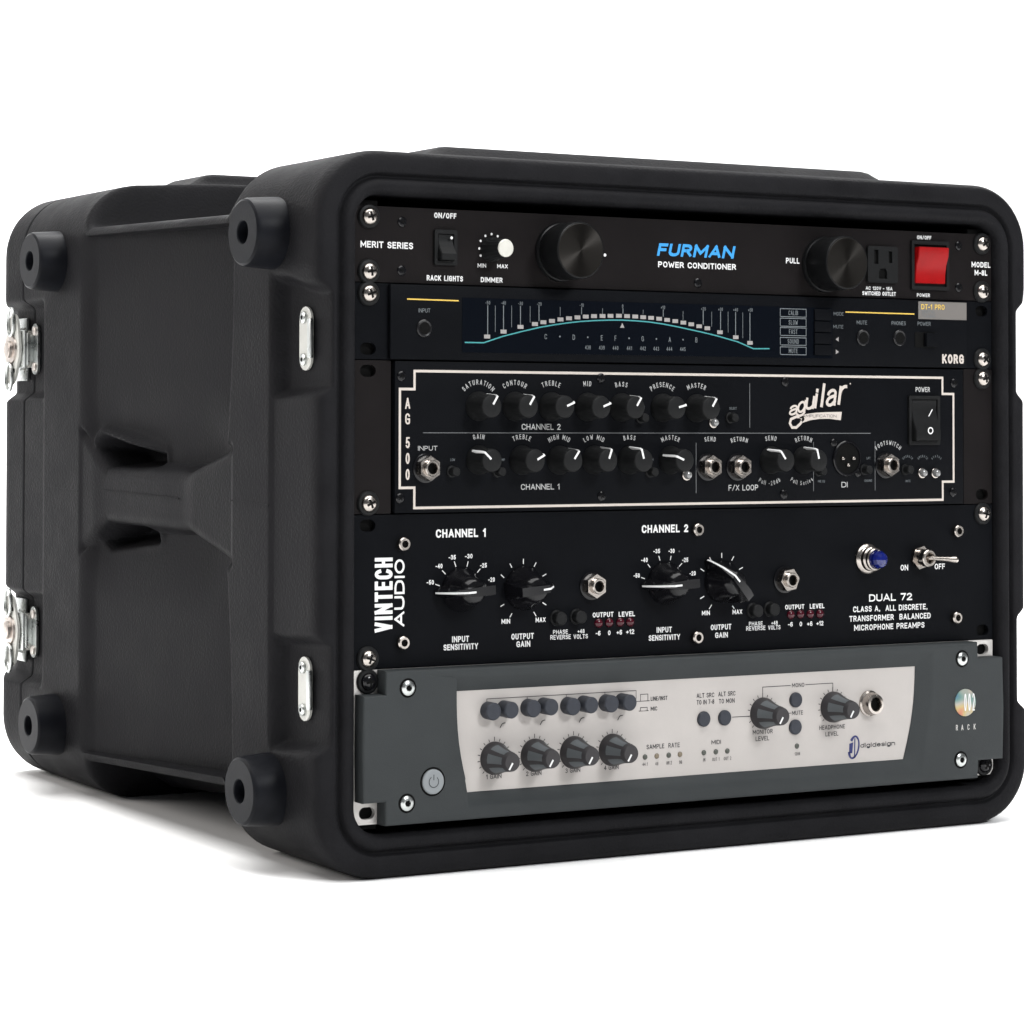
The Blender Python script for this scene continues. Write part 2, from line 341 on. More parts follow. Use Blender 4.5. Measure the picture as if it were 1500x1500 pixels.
# ------------------------------------------------------------------ floor and backdrop: one white sweep
def sweep():
    prof = [(-3.2, 0)] + [(2.3, 0)]
    for k in range(1, 13): a = math.radians(90 * k / 12); prof.append((2.3 + 0.9 * math.sin(a), 0.9 - 0.9 * math.cos(a)))
    prof.append((3.2, 4.2))
    V = []; F = []
    for x in (-4.5, 6.0): V += [(x, p[0], p[1]) for p in prof]
    n = len(prof)
    for i in range(n - 1): F.append((i, i + 1, n + i + 1, n + i))
    me = bpy.data.meshes.new("backdrop"); me.from_pydata(V, [], F); me.materials.append(FLOORM); me.shade_smooth()
    o = bpy.data.objects.new("floor", me); COL.objects.link(o); o['kind'] = 'structure'
sweep()

# ------------------------------------------------------------------ the moulded case
case = thing("rack_case", "black moulded plastic rack case with its front lid off and silver latches", "equipment case")
def sst(e0, e1, x): t = np.clip((x - e0) / (e1 - e0), 0, 1); return t * t * (3 - 2 * t)
def sdbox(y, z, y0, y1, z0, z1, r=0.0):
    qy = np.abs(y - (y0 + y1) / 2) - (y1 - y0) / 2 + r; qz = np.abs(z - (z0 + z1) / 2) - (z1 - z0) / 2 + r
    return np.sqrt(np.maximum(qy, 0) ** 2 + np.maximum(qz, 0) ** 2) + np.minimum(np.maximum(qy, qz), 0) - r
HP_Y = [60, 100, 162, 290, 316, 340]
HP_T = [222, 215.5, 200, 200, 216, 232]; HP_B = [137, 144, 160, 160, 146, 134]
def side_inset(Y, Z):
    """how far the side wall lies inside its outermost plane, mm"""
    Yw = Y - 10 * np.exp(-((Z - 180) / 75.0) ** 2)
    mid = sst(94, 106, Yw) * (1 - sst(310, 331, Y))
    ins = (20.0 - 15.5 * np.clip((Y - 100) / 222.0, 0, 1)) * mid
    wide = sdbox(Y, Z, 150, 300, 150, 210, 20); ins = ins + 7 * (1 - sst(-6, 46, wide)) * mid
    pk = np.minimum(sdbox(Y, Z, 216, 304, 190, 217 , 8) + (304 - Y) * 0.16 - 2, sdbox(Y, Z, 228, 304, 145, 170, 8) + (304 - Y) * 0.12 - 1); pw = (1 - sst(-8, 4, pk))
    ins = ins + 26 * pw
    rim = np.exp(-((pk - 5) / 3.6) ** 2) * sst(212, 262, Y) * sst(-30, 0, Z - 172) * mid; ins = ins - (ins - 1.5) * 0.85 * rim * (1 - pw)
    t = np.interp(Y, HP_Y, HP_T); b = np.interp(Y, HP_Y, HP_B)
    dh = np.minimum(t - Z, Z - b) * 0.95
    hm = sst(-3.0, 2.2, dh) * sst(95, 100, Y) * (1 - sst(325, 332, Y))
    tgt = 1.2 + 1.6 * sst(150, 172, Y) * (1 - sst(290, 312, Y))
    tgt = tgt + 3.5 * (1 - sst(0, 9, dh)) ** 2
    ins = ins * (1 - hm) + tgt * hm
    zz = sst(36, 52, Z) * (1 - sst(308, 322, Z))
    ins = ins + 1.6 * (1 - sst(45.5, 48.5, Y)) * zz + 1.3 * sst(394, 397, Y) * zz
    fe = 1 - sst(6, 34, Y)
    for z0, z1, e0, e1 in ((243, 318, 1.5, 6), (38, 108, 3, -2)):
        z0 = z0; z1 = z1
        d1 = np.maximum(np.maximum(z0 + e0 * fe - Z, Z - z1 + e1 * fe), np.maximum(Y - 46, -60 - Y)); ins = ins + 8.0 * (1 - sst(-8, 0, d1))
        d2 = sdbox(Y, Z, 397, 600, z0, z1, 4); ins = ins + 8.0 * (1 - sst(-8, 0, d2))
    return ins
NS, NT, NC = 230, 96, 12
CXM, HW = 241.3, 268.8
YSH = lambda Y: 5.0 * float(sst(0, 42, Y))
def section(a, top, bot, r, Y, dprof=0.0):
    cx = CXM; P = []
    zs = np.linspace(bot + r, top - r, NS); xs = np.linspace(cx - a + r, cx + a - r, NT)
    left = np.stack([np.full(NS, cx - a), np.full(NS, Y), zs], 1)
    ins = side_inset(np.full(NS, Y), zs) * max(0.0, 1 - dprof / 13.0)
    left[:, 0] += ins
    ang = np.linspace(math.pi, math.pi / 2, NC + 2)[1:-1]
    tl = np.stack([cx - a + r + r * np.cos(ang), np.full(NC, Y), top - r + r * np.sin(ang)], 1)
    topl = np.stack([xs, np.full(NT, Y), np.full(NT, top)], 1)
    if dprof == 0:
        bx = sst(58, 80, xs) * (1 - sst(402, 424, xs))
        bossf = sst(18, 30, Y) * (1 - sst(84, 96, Y)); bossr = sst(338, 346, Y) * (1 - sst(400, 410, Y))
        topl[:, 2] += 8.5 * bx * (bossf + bossr) + 4.0 * sst(-5, 90, xs) * (1 - sst(392, 487, xs)) * sst(312, 322, Y)
    tr = tl[::-1].copy(); tr[:, 0] = 2 * cx - tr[:, 0]
    right = left[::-1].copy(); right[:, 0] = 2 * cx - right[:, 0]
    br = tr[::-1].copy(); br[:, 2] = top + bot - br[:, 2]
    botl = topl[::-1].copy(); botl[:, 2] = bot
    if dprof == 0:
        xr = xs[::-1]; mid = sst(98, 108, Y) * (1 - sst(318, 330, Y))
        zq = -15 - 10 * min(max((Y - 200) / 120, 0), 1.3)
        botl[:, 2] -= max(bot - zq, 0) * sst(6, 44, xr) * (1 - sst(438, 476, xr)) * mid
    bl = tl[::-1].copy(); bl[:, 2] = top + bot - bl[:, 2]
    return np.concatenate([left, tl, topl, tr, right, br, botl, bl])
def params(Y):
    mid = float(sst(98, 108, Y) * (1 - sst(318, 330, Y))); rear = float(sst(312, 322, Y))
    top = 388 + 6 * rear; bot = -31.0
    f = min(max((Y - 105) / 220, 0), 1)
    return (HW, top + (357 + 6 * f - top) * mid, bot + (9 - 12 * f - bot) * mid, 42 + (6.5 - 42) * mid)
def grid_object(rows, name, cap_last=False, pick=None):
    A = np.array(rows); nr, n, _ = A.shape; V = A.reshape(-1, 3)
    i = np.arange(nr - 1)[:, None] * n; k = np.arange(n)[None, :]; k2 = (k + 1) % n
    Fq = np.stack([i + k, i + k2, i + n + k2, i + n + k], -1).reshape(-1, 4)
    return V, Fq
def mesh_from(V, Fq, name, parent, material, cap=None, angle=60):
    used = np.unique(Fq); mp = -np.ones(len(V), int); mp[used] = np.arange(len(used))
    faces = mp[Fq].tolist()
    if cap is not None: faces.append([int(mp[c]) for c in cap])
    me = bpy.data.meshes.new(name); me.from_pydata((V[used] * MM).tolist(), [], faces)
    me.materials.append(material); me.shade_smooth(); me.set_sharp_from_angle(angle=math.radians(angle))
    o = bpy.data.objects.new(name, me); COL.objects.link(o); o.parent = parent; return o
front = [(26, 70), (26, 30), (26, 4), (26, -1), (25.6, -3.2), (24.4, -5.4), (22.4, -6.6), (20.6, -6.8), (18.8, -6.2), (17.4, -4.6), (16.6, -2.4), (15.8, -1.4), (14.9, -1.4), (14.2, -2.2), (13.6, -4.2), (12.8, -4.9), (11, -5.2), (8, -5.3), (5, -5.1), (3.2, -4.4), (1.8, -3.1), (0.9, -1.2), (0.35, 1.2), (0.08, 4)]
rows = [section(HW - d, 388 - d, -31 + d, 42 - d, Y, dprof=max(d, 0.01)) for d, Y in front]
Ys = list(np.arange(6.0, 92, 2.2)) + list(np.arange(92, 112, 1.0)) + list(np.arange(112, 208, 2.2)) + list(np.arange(209, 312, 1.2)) + list(np.arange(312, 344, 1.0)) + list(np.arange(344, 432, 2.0)) + [432.2, 433.2]
for Y in Ys: rows.append(section(*params(Y), Y))
g = rows[-1].copy(); g[:, 0] = 241.3 + (g[:, 0] - 241.3) * 0.985; g[:, 2] = 180 + (g[:, 2] - 180) * 0.985; g[:, 1] = 433.4; rows.append(g)
V, Fq = grid_object(rows, "shell")
fcy0 = V[Fq].mean(1)
V[:, 1] += 5.0 * sst(0, 42, V[:, 1])
fc = fcy0
nrow = V.shape[0] // len(rows); colidx = np.tile(np.arange(nrow), len(rows) - 1)
t_ = np.interp(fc[:, 1], HP_Y, HP_T); b_ = np.interp(fc[:, 1], HP_Y, HP_B)
isl = (colidx < NS); 
hand = (fc[:, 1] > 168) & (fc[:, 1] < 306) & (fc[:, 2] < t_ + 3.2) & (fc[:, 2] > b_ - 3.2) & (np.abs(fc[:, 0] - 241.3) > 200)
mesh_from(V, Fq[~hand], "shell", case, CASE)
mesh_from(V, Fq[hand & (fc[:, 0] < 241)], "carry_handle", case, CASE)
mesh_from(V, Fq[hand & (fc[:, 0] > 241)], "carry_handle", case, CASE)
# rear lid
lr = []
def lid_row(d, Y): a, top, bot, r = params(400); s = section(a, top, bot, r, min(Y, 470)); s = s.copy(); s[:, 1] = Y; \
    k = 1 - d / 271.3; kz = 1 - d / 212.0; s[:, 0] = 241.3 + (s[:, 0] - 241.3) * k; s[:, 2] = 181.5 + (s[:, 2] - 181.5) * kz; return s
for d, Y in [(4, 434.6), (0.6, 434.8), (0.0, 435.6)] + [(0, y) for y in np.arange(438, 468, 2.5)] + [(0.6, 470), (1.8, 474), (3.8, 478), (7, 481.5), (11, 483.8), (16, 485), (30, 485.6), (60, 486)]:
    lr.append(lid_row(d, Y))
V2, F2 = grid_object(lr, "lid"); V2[:, 1] += 5.0; n2 = V2.shape[0] // len(lr)
mesh_from(V2, F2, "rear_lid", case, CASE, cap=list(range((len(lr) - 1) * n2, len(lr) * n2)))
# mould parting line over columns and handle
pm = MB()
for y0, y1, dx in ((53.5, 102, 0.0), (338, 398, 0.0), (181, 301, 2.6)):
    xx = -27.5 + dx
    pm.add([(xx - .25, y0, 181), (xx - .25, y1, 182.5), (xx - .25, y1, 183.4), (xx - .25, y0, 181.9), (xx + 1, y0, 181), (xx + 1, y1, 182.5), (xx + 1, y1, 183.4), (xx + 1, y0, 181.9)],
           [(0, 1, 2, 3), (4, 5, 6, 7), (0, 1, 5, 4), (1, 2, 6, 5), (2, 3, 7, 6), (3, 0, 4, 7)])
pm.build("parting_line", CASE, case)["kind"] = "stuff"

# rubber bumpers on the sides
bp = MB().lathe([(21.5, 2), (21.3, -2), (20.2, -17.2), (19.6, -19), (18.2, -20), (7.4, -20), (6.8, -19.4), (6.6, -10)], (0, 0), 40, axis='x')
b0 = bp.build("rubber_bumper", RUBBER, case, (-27.5, 49.4, 341.3))
bh = MB().lathe([(6.5, -10.2), (3.0, -10.4), (2.8, -12.5), (1, -12.6)], (0, 0), 24, axis='x').build("fixing_screw", KNOBM, b0)
for y, z in ((51, 16), (379, 342), (376.5, 16.7)): copy_part(b0, case, (-27.5, y, z))
for y, z in ((49.4, 341), (51, 16), (379, 342), (376.5, 17)):
    c = copy_part(b0, case, (510.1, y, z)); c.rotation_euler = (0, 0, math.pi)

# front strikes (keepers of the missing lid's latches)
def keeper(loc, flip=1, front_=True):
    k = MB().prism(vslot((0, 0), 14.5, 37), -1.4, 0).build("latch_strike", KEEP if front_ else ZINC, case)
    # build in local x(y-dir)/z, then turn to face -x
    lip = MB().box(5.6, 9.4, -3.4, -1.2, -11.5, 11.5, 0.6).build("lip", ZINC, k)
    for z in (-12.2, 12.2):
        MB().lathe([(3.6, -1.4), (3.5, -2.6), (2.6, -3.1), (1.2, -3.2), (.2, -3.2)], (-1.4, z), 18).build("rivet", ZINC, k)
        MB().lathe([(1.3, -3.22), (1.1, -3.3), (.2, -3.3)], (-1.4, z), 12).build("rivet_shade_dot", DARK, k)  # raised black dot painting the shade of a hole in the rivet
    k.location = Vector(loc) * MM; k.rotation_euler = (0, 0, math.radians(-90) * flip)
    return k
# local +x must point to the front (-y): a turn of -90 deg maps local +x -> -y and local -y -> -x
for z in (279, 77):
    keeper((-18.4, 23, z)); 
    k = keeper((501.0, 23, z), 1); k.scale = (1, -1, 1)

def twist_latch(z, turn, side=-1):
    """butterfly twist latch on the rear lid, built facing -x"""
    x0 = -19.4
    root = MB().box(x0 - 2.2, x0, 447, 474, z - 23, z + 23, 0.9).build("twist_latch", ZINC, case)
    # strike on the shell side of the seam
    st = MB()
    pl = vslot((0, 0), 12, 37)
    st.add([(x0 - 1.8, 432.5 + p[0], z + p[1]) for p in pl] + [(x0, 432.5 + p[0], z + p[1]) for p in pl],
           [tuple(range(len(pl)))] + [(i, (i + 1) % len(pl), len(pl) + (i + 1) % len(pl), len(pl) + i) for i in range(len(pl))])
    s_ = st.build("strike", ZINC, root)
    MB().box(x0 - 6.4, x0 - 1.4, 435, 438.0, z - 12, z + 12, 0.8).build("strike_lip", ZINC, root)
    for dz in (-13, 13): MB().lathe([(3.4, x0 - 1.5), (3.2, x0 - 3.0), (1.8, x0 - 3.6), (.6, x0 - 3.6)], (432, z + dz), 16, axis='x').build("rivet", RIVET, root)
    # hooked arm
    arm = MB().box(x0 - 8.2, x0 - 6.4, 437.5, 452, z - 13.5, z + 13.5, 0.6)
    arm.box(x0 - 8.0, x0 - 2.2, 436.8, 438.4, z - 13.5, z + 13.5, 0.5); arm.build("hook_plate", ZINC, root)
    for dz in (-14.8, 14.8): MB().tube([(x0 - 6.5, 440, z + dz), (x0 - 6.5, 447, z + dz)], 1.0, 8).build("hinge_pin", ZINC, root)
    # rotating wing plate: four-lobed outline
    pts = []
    for k in range(72):
        a = 2 * math.pi * k / 72
        r = 17.5 + 8.5 * abs(math.sin(a)) ** 2.2 - 3.0 * math.sin(2 * a) ** 2
        yy = r * math.cos(a) * 0.86; zz_ = r * math.sin(a)
        ca, sa = math.cos(turn), math.sin(turn); pts.append((yy * ca - zz_ * sa, yy * sa + zz_ * ca))
    wy = 455.6
    wing = MB(); n = len(pts)
    wing.add([(x0 - 10.6, wy + p[0], z + p[1]) for p in pts] + [(x0 - 8.6, wy + p[0], z + p[1]) for p in pts],
             [tuple(range(n)), tuple(range(2 * n - 1, n - 1, -1))] + [(i, (i + 1) % n, n + (i + 1) % n, n + i) for i in range(n)])
    wing.build("wing_plate", KEEP, root, angle=40)
    for sgn in (1, -1):
        ring = []
        for k in range(20):
            a = 2 * math.pi * k / 20; ring.append((x0 - 12 + 2.5 * math.cos(a) * 0, wy + 6.0 * math.cos(a) + 2 * sgn * math.sin(turn) * -6, z + sgn * 20 + 10 * math.sin(a)))
        MB().tube(ring, 1.3, 8, closed=True).build("wire_loop", ZINC, root)
    MB().lathe([(10.5, x0 - 10.4), (10.2, x0 - 12.0), (6.5, x0 - 12.4), (6.2, x0 - 14.6), (4.6, x0 - 15.2), (1.0, x0 - 15.2)], (wy, z), 28, axis='x').build("pivot_rivet", COPPER, root)
    for dy, dz in ((-5, 15.5), (-5, -15.5)):
        MB().lathe([(1.7, x0 - 10.5), (1.6, x0 - 10.9), (1.3, x0 - 10.9)], (wy + dy, z + dz), 12, axis='x').build("rivet_shade_dot", DARK, root)  # dark disc on the plate, hole shade put into its colour
    return root
for z, t in ((281.5, 0.12), (76.5, -0.08)):
    l = twist_latch(z, t)
    r = copy_part(l, case); r.location = Vector((482.6, 0, 0)) * MM; r.scale = (-1, 1, 1)

# rack rails and inner cavity
for x0 in (-1.5, 465.5): MB().box(x0, x0 + 18.5, 3.6, 40, -3, 359, 0.4).build("rack_rail", DARK, case)

# ------------------------------------------------------------------ shared hardware
def rack_screw(parent, x, z, dark=False, y=0):
    w_ = MB().lathe([(7.2, 0.0), (7.2, -0.8), (6.6, -1.7), (5.2, -2.0), (4.4, -1.6)], (0, 0), 30).build("rack_screw", KNOBM, parent, (x, y, z))
    MB().lathe([(5.1, -1.4), (5.0, -2.2), (4.3, -3.3), (3.0, -4.1), (1.5, -4.5), (.4, -4.55)], (0, 0), 30).build("screw_head", KNOBG if dark else NICKEL, w_)
    a0 = random.uniform(0, 1.5); cr = MB()
    for a in (a0, a0 + math.pi / 2):
        c, s = math.cos(a), math.sin(a)
        P = [(2.7 * c - .62 * s, 2.7 * s + .62 * c), (-2.7 * c - .62 * s, -2.7 * s + .62 * c), (-2.7 * c + .62 * s, -2.7 * s - .62 * c), (2.7 * c + .62 * s, 2.7 * s - .62 * c)]
        cr.prism(P, -4.62 - (0.01 if a == a0 else 0), -3.6)
    cr.build("cross_shade", DARK, w_)  # dark cross standing proud, painted as the shade of a slot
    return w_
def small_screw(parent, x, z, y=0, m=KNOBG, r=3.0, h=1.3):
    o = MB().lathe([(r, 0.0), (r * .98, -h * .4), (r * .75, -h * .85), (r * .3, -h), (.2, -h)], (0, 0), 20).build("panel_screw", m, parent, (x, y, z))
    a = random.uniform(0, 3); c, s = math.cos(a), math.sin(a); cr = MB()
    for c, s in ((c, s), (-s, c)): cr.prism([(r * .5 * c - .3 * s, r * .5 * s + .3 * c), (-r * .5 * c - .3 * s, -r * .5 * s + .3 * c), (-r * .5 * c + .3 * s, -r * .5 * s - .3 * c), (r * .5 * c + .3 * s, r * .5 * s - .3 * c)], -h - .05 - .01 * c, -h + .4)
    cr.build("cross_shade", DARK, o); return o  # raised dark cross in place of a shaded slot
def cap_screw(parent, x, z, y=0, m=NICKEL, r=3.9, h=3.6):
    o = MB().lathe([(r, 0), (r, -h + .6), (r - .6, -h), (2.1, -h), (1.9, -h + 1.6)], (0, 0), 24).build("cap_screw", m, parent, (x, y, z))
    MB().lathe([(1.95, -h + 1.5), (1.0, -h + 1.55), (.2, -h + 1.55)], (0, 0), 12).build("hex_socket", DARK, o); return o
def jack(parent, x, z, y=0, rot=0.0):
    o = MB().lathe([(8.6, 0), (8.6, -.8), (7.6, -1.1), (6.6, -1.1)], (0, 0), 30).build("jack_socket", KNOBG, parent, (x, y, z))
    n = MB(); hx = [(7.3 * math.cos(rot + k * math.pi / 3), 7.3 * math.sin(rot + k * math.pi / 3)) for k in range(6)]
    n.prism(hx, -6.0, -1.0, holes=[circ((0, 0), 4.6, 20)[::-1]]); n.build("hex_nut", NICKEL, o, angle=30)
    MB().lathe([(4.7, -2), (4.7, -8.0), (4.3, -8.6), (3.4, -8.6), (3.1, -8.0), (3.1, -3)], (0, 0), 24).build("bushing", NICKEL, o)
    MB().lathe([(3.15, -5.0), (1, -5.0), (.2, -5.0)], (0, 0), 16).build("jack_shade", DARK, o)  # black disc that paints the shade inside the bushing
    return o
def ear_panel(x0, x1, z0, z1, holes, y0=0.0, y1=3.0, w_=10.5, h=7.0):
    return MB().prism(rrect(x0, x1, z0, z1, 0.6, 2), y0, y1, holes=[slot(c, w_, h)[::-1] for c in holes])
def U(k): return 355.6 - 44.45 * k
XL, XR = 8.7, 473.9

# ================================================================== 1. power conditioner (top unit)
pc = thing("power_conditioner", "black one-unit power conditioner at the top with blue lettering and red power switch", "power conditioner")
ear_panel(0, 482.6, U(1) + .4, U(0) - .2, []).build("front_panel", PANELB, pc)
MB().box(20, 462, 3.2, 230, U(1) + 2, U(0) - 2, 1).build("chassis", PANEL, pc)
for x in (XL, XR):
    for z in (349.2, 317.5): rack_screw(pc, x, z)
I = Ink(pc, WHITE); Bl = Ink(pc, BLUE, 'blue_lettering')
I.text("MERIT SERIES", (3.5, 331.1), (38.6, 331.4), 3.80, bold=0.03)
I.text("ON/OFF", (52.9, 349.9), (68.1, 350.2), 3.20, bold=0.035)
I.text("RACK LIGHTS", (47.9, 313.3), (72.7, 313.4), 3.20, bold=0.035)
I.text("DIMMER", (85.0, 313.3), (100.2, 313.5), 3.00, bold=0.035)
I.text("MIN", (82.8, 322.0), (88.7, 322.0), 2.40, bold=0.03)
I.text("MAX", (96.4, 322.0), (103.8, 322.0), 2.40, bold=0.03)
Bl.text("FURMAN", (212.0, 332.9), (270.3, 333.1), 7.80, bold=0.05, slant=0.24)
I.text("POWER CONDITIONER", (213.0, 326.0), (272.4, 326.1), 3.60, bold=0.035)
I.text("PULL", (311.6, 331.5), (322.4, 331.4), 3.50, bold=0.035)
I.text("AC 120V - 15A", (376.1, 316.4), (398.2, 316.5), 2.20, bold=0.03)
I.text("SWITCHED OUTLET", (373.3, 312.8), (401.0, 313.0), 2.60, bold=0.035)
I.text("ON/OFF", (418.9, 350.3), (431.0, 350.4), 2.50, bold=0.035)
I.text("POWER", (418.7, 312.9), (429.7, 312.9), 2.40, bold=0.035)
I.text("MODEL", (465.5, 333.5), (481.8, 333.6), 3.60, bold=0.035)
I.text("M-8L", (468.1, 328.2), (479.1, 328.3), 3.60, bold=0.035)
for p in ((92.5, 342.0), (88.2, 340.8), (84.9, 337.7), (84.0, 333.2), (84.9, 329.0), (96.8, 340.9)): I.dot(p, 0.75)
I.dot((173.6, 332.2), 1.0)
for p in ((31.2, 346.9), (30.9, 318.6), (243.0, 317.2), (454.3, 347.3), (454.2, 319.9)): small_screw(pc, *p)
def rocker(parent, a, b, y, material, frame_m, tilt=1, marks=None, name="rocker_switch"):
    x0, x1 = min(a[0], b[0]), max(a[0], b[0]); z0, z1 = min(a[1], b[1]), max(a[1], b[1]); cx, cz = (x0 + x1) / 2, (z0 + z1) / 2
    fr = MB().prism(rrect(x0 - cx, x1 - cx, z0 - cz, z1 - cz, 1), -1.8, 0, holes=[rect(x0 - cx + 2.2, x1 - cx - 2.2, z0 - cz + 2.4, z1 - cz - 2.4)[::-1]]).build(name, frame_m, parent, (cx, y, cz))
    hx = (x1 - x0) / 2 - (3.1 if name == 'red_rocker_switch' else 2.5); hz = (z1 - z0) / 2 - (4.2 if name == 'red_rocker_switch' else 2.8); h1, h2 = (5.2, 1.5) if tilt > 0 else (1.5, 5.2)
    r = MB(); P = [(hz, -h1), (hz * .5, -h1 + .55), (0, -2.6), (-hz * .5, -h2 - .2), (-hz, -h2)]
    V_ = []; F_l = []
    for x in (-hx, hx): V_ += [(x, 1.5, hz)] + [(x, p[1], p[0]) for p in P] + [(x, 1.5, -hz)]
    n = 7; F_l += [tuple(range(n)), tuple(range(2 * n - 1, n - 1, -1))] + [(i, (i + 1) % n, n + (i + 1) % n, n + i) for i in range(n)]
    bm = bmesh.new(); vs = [bm.verts.new(v) for v in V_]
    for f in F_l: bm.faces.new([vs[i] for i in f])
    bmesh.ops.recalc_face_normals(bm, faces=bm.faces); bmesh.ops.bevel(bm, geom=[e for e in bm.edges if e.calc_face_angle(0) > .9], offset=0.4, segments=2, affect='EDGES')
    r.bm(bm); r.build("rocker", material, fr)
    MB().box(-hx - .2, hx + .2, .2, 2.4, -hz - .3, hz + .3).build("switch_well", DARK, fr)
    return fr, (cx, cz, hx, hz)
rk, _ = rocker(pc, (52.4, 343.3), (67.8, 322.6), 0, KNOBM, KNOBM, -1)
MB().lathe([(0.9, -2.9), (0.8, -3.1), (.1, -3.15)], (3, 5.6), 12).build("white_dot", WHITE, rk)
def turned():
    mt = mat("turned_cap_black", (0.022, 0.020, 0.018), 0.33, metal=0.85); nt = mt.node_tree; b = nt.nodes["Principled BSDF"]
    tg_ = nt.nodes.new('ShaderNodeTangent'); tg_.direction_type = 'RADIAL'; tg_.axis = 'Y'
    b.inputs['Anisotropic'].default_value = 0.85; nt.links.new(tg_.outputs[0], b.inputs['Tangent']); return mt
TURNED = turned()
def pull_lamp(u, z):
    o = MB().lathe([(17.8, 0), (17.8, -1.6), (17.3, -2.6), (16.5, -2.8), (16.5, -4.0), (17.0, -5), (17.0, -20.8), (16.6, -21.8), (15.9, -22.0), (.5, -21.6)], (0, 0), 56).build("pull_out_lamp", KNOBG2, pc, (u, 0, z)); MB().lathe([(15.9, -21.9), (15.7, -22.15), (7, -22.15), (.2, -22.15)], (0, 0), 56).build('turned_face', TURNED, o); return o
KNOBG2 = mat("anodised_black", (0.006, 0.0062, 0.0066), 0.3, metal=0.0, spec=0.12)
def anis(mt):
    pass
for p in ((140.9, 332.8), (342.1, 331.5)): pull_lamp(*p)
dk = (92.1, 332.8)
o = MB().lathe([(7.4, 0), (7.2, -2.5), (6.2, -6), (5.7, -15), (5.4, -15.6)], (0, 0), 36, fn=lambda r, a, y: r * (1 + 0.02 * math.cos(18 * a))).build("dimmer_knob", KNOBM, pc, (dk[0], 0, dk[1]))
MB().lathe([(5.3, -15.0), (5.2, -16.2), (4.8, -16.6), (.3, -16.6)], (0, 0), 30).build("metal_cap", CAPM, o)
# outlet
oa, ob = (376.2, 344.6), (401.0, 321.2)
ox, oz = (oa[0] + ob[0]) / 2, (oa[1] + ob[1]) / 2
hw, hh = abs(ob[0] - oa[0]) / 2, abs(oa[1] - ob[1]) / 2
sl = [rect(-hw * .58, -hw * .30, hh * .02, hh * .80), rect(hw * .38, hw * .62, hh * .10, hh * .74)]
gr = [(-3.4, -hh * .78), (3.4, -hh * .78), (3.4, -hh * .42), (2.2, -hh * .22), (-2.2, -hh * .22), (-3.4, -hh * .42)]
o = MB().prism(rrect(-hw, hw, -hh, hh, 1.5), -2.2, 0, holes=[l[::-1] for l in sl + [gr]]).build("mains_outlet", KNOBM, pc, (ox, 0, oz))
MB().box(-hw + 1, hw - 1, -.6, 0.4, -hh + 1, hh - 1).build("outlet_slots", DARK, o)
fa, fb = (413.1, 349.4), (444.8, 317.5)
rocker(pc, fa, fb, 0, RED, KNOBM, 1, name='red_rocker_switch')

# ================================================================== 2. tuner
tu = thing("rack_tuner", "black one-unit tuner with teal needle scale, under the power conditioner", "tuner")
zt, zb = U(1) - .2, U(2) + .3
ear_panel(0, 482.6, zb, zt, [(XL, 273.05), (XR, 304.8)]).build("front_panel", PANEL, tu)
ba, bb = (21.9, 287.6), (458.3, 289.0)
MB().box(ba[0], bb[0], -3, -.2, zb + .2, zt - .5, .6).build("fascia", PANEL, tu)
MB().box(20, 462, 3.2, 200, zb + 2, zt - 2, 1).build("chassis", PANEL, tu)
rack_screw(tu, XL, 304.8); rack_screw(tu, XR, 273.05)
yk = -3
wa, wb = (70.3, 303.8), (346.1, 271.5)
wz0, wz1 = (70.4, 271.8)[1], (70.3, 303.8)[1]
MB().prism(rect(wa[0], wb[0], wz0, wz1), -3.25, -2.8).build("display_window", WINDOW, tu)
yd = -3.25
G = Ink(tu, GREYI); S = Ink(tu, SEGM); T = Ink(tu, TEAL); Yl = Ink(tu, YELLOW, 'yellow_lettering'); Cr = Ink(tu, CREAM, 'maker_lettering')
G.text("INPUT", (40.6, 294.5), (48.5, 294.5), 2.4, yk, 0.0)
for t, p in (("-50", (87.8, 301.2)), ("-40", (98.7, 301.3)), ("-30", (110.7, 301.3)), ("-20", (124.0, 301.3)), ("-10", (154.4, 301.3)), ("0", (184.3, 301.4)), ("+10", (214.2, 301.3)), ("+20", (244.8, 301.1)), ("+30", (257.9, 301.1)), ("+40", (269.5, 301.1)), ("+50", (281.0, 301.2))):
    G.ctext(t, p, 2.1, yd, 0.0, 1.0)
for a, b, wd in (((87.8, 299.4), (87.8, 282.1), .55), ((93.0, 299.5), (93.1, 284.2), .3), ((98.8, 299.6), (98.8, 285.9), .55), ((104.5, 299.8), (104.5, 287.2), .3), ((110.7, 299.5), (110.7, 288.6), .55), ((117.5, 299.7), (117.5, 290.3), .3), ((123.8, 299.8), (123.8, 291.3), .55), ((138.9, 299.7), (138.9, 294.4), .3), ((154.3, 299.7), (154.3, 296.0), .5), ((169.5, 299.6), (169.5, 296.5), .3), ((184.5, 299.9), (184.5, 297.0), .5), ((199.4, 299.4), (199.4, 296.9), .3), ((214.4, 299.8), (214.4, 295.8), .5), ((229.3, 299.3), (229.3, 294.2), .3), ((244.6, 299.6), (244.6, 291.6), .55), ((251.1, 299.3), (251.1, 290.4), .3), ((257.9, 299.5), (257.9, 288.7), .55), ((263.7, 299.6), (263.7, 286.9), .3), ((269.5, 299.3), (269.5, 285.7), .55), ((275.1, 299.4), (275.0, 283.7), .3), ((280.6, 299.1), (280.6, 282.1), .55)):
    x = (a[0] + b[0]) / 2; G.line([(x, a[1]), (x, b[1])], wd, yd, name='scale_line')
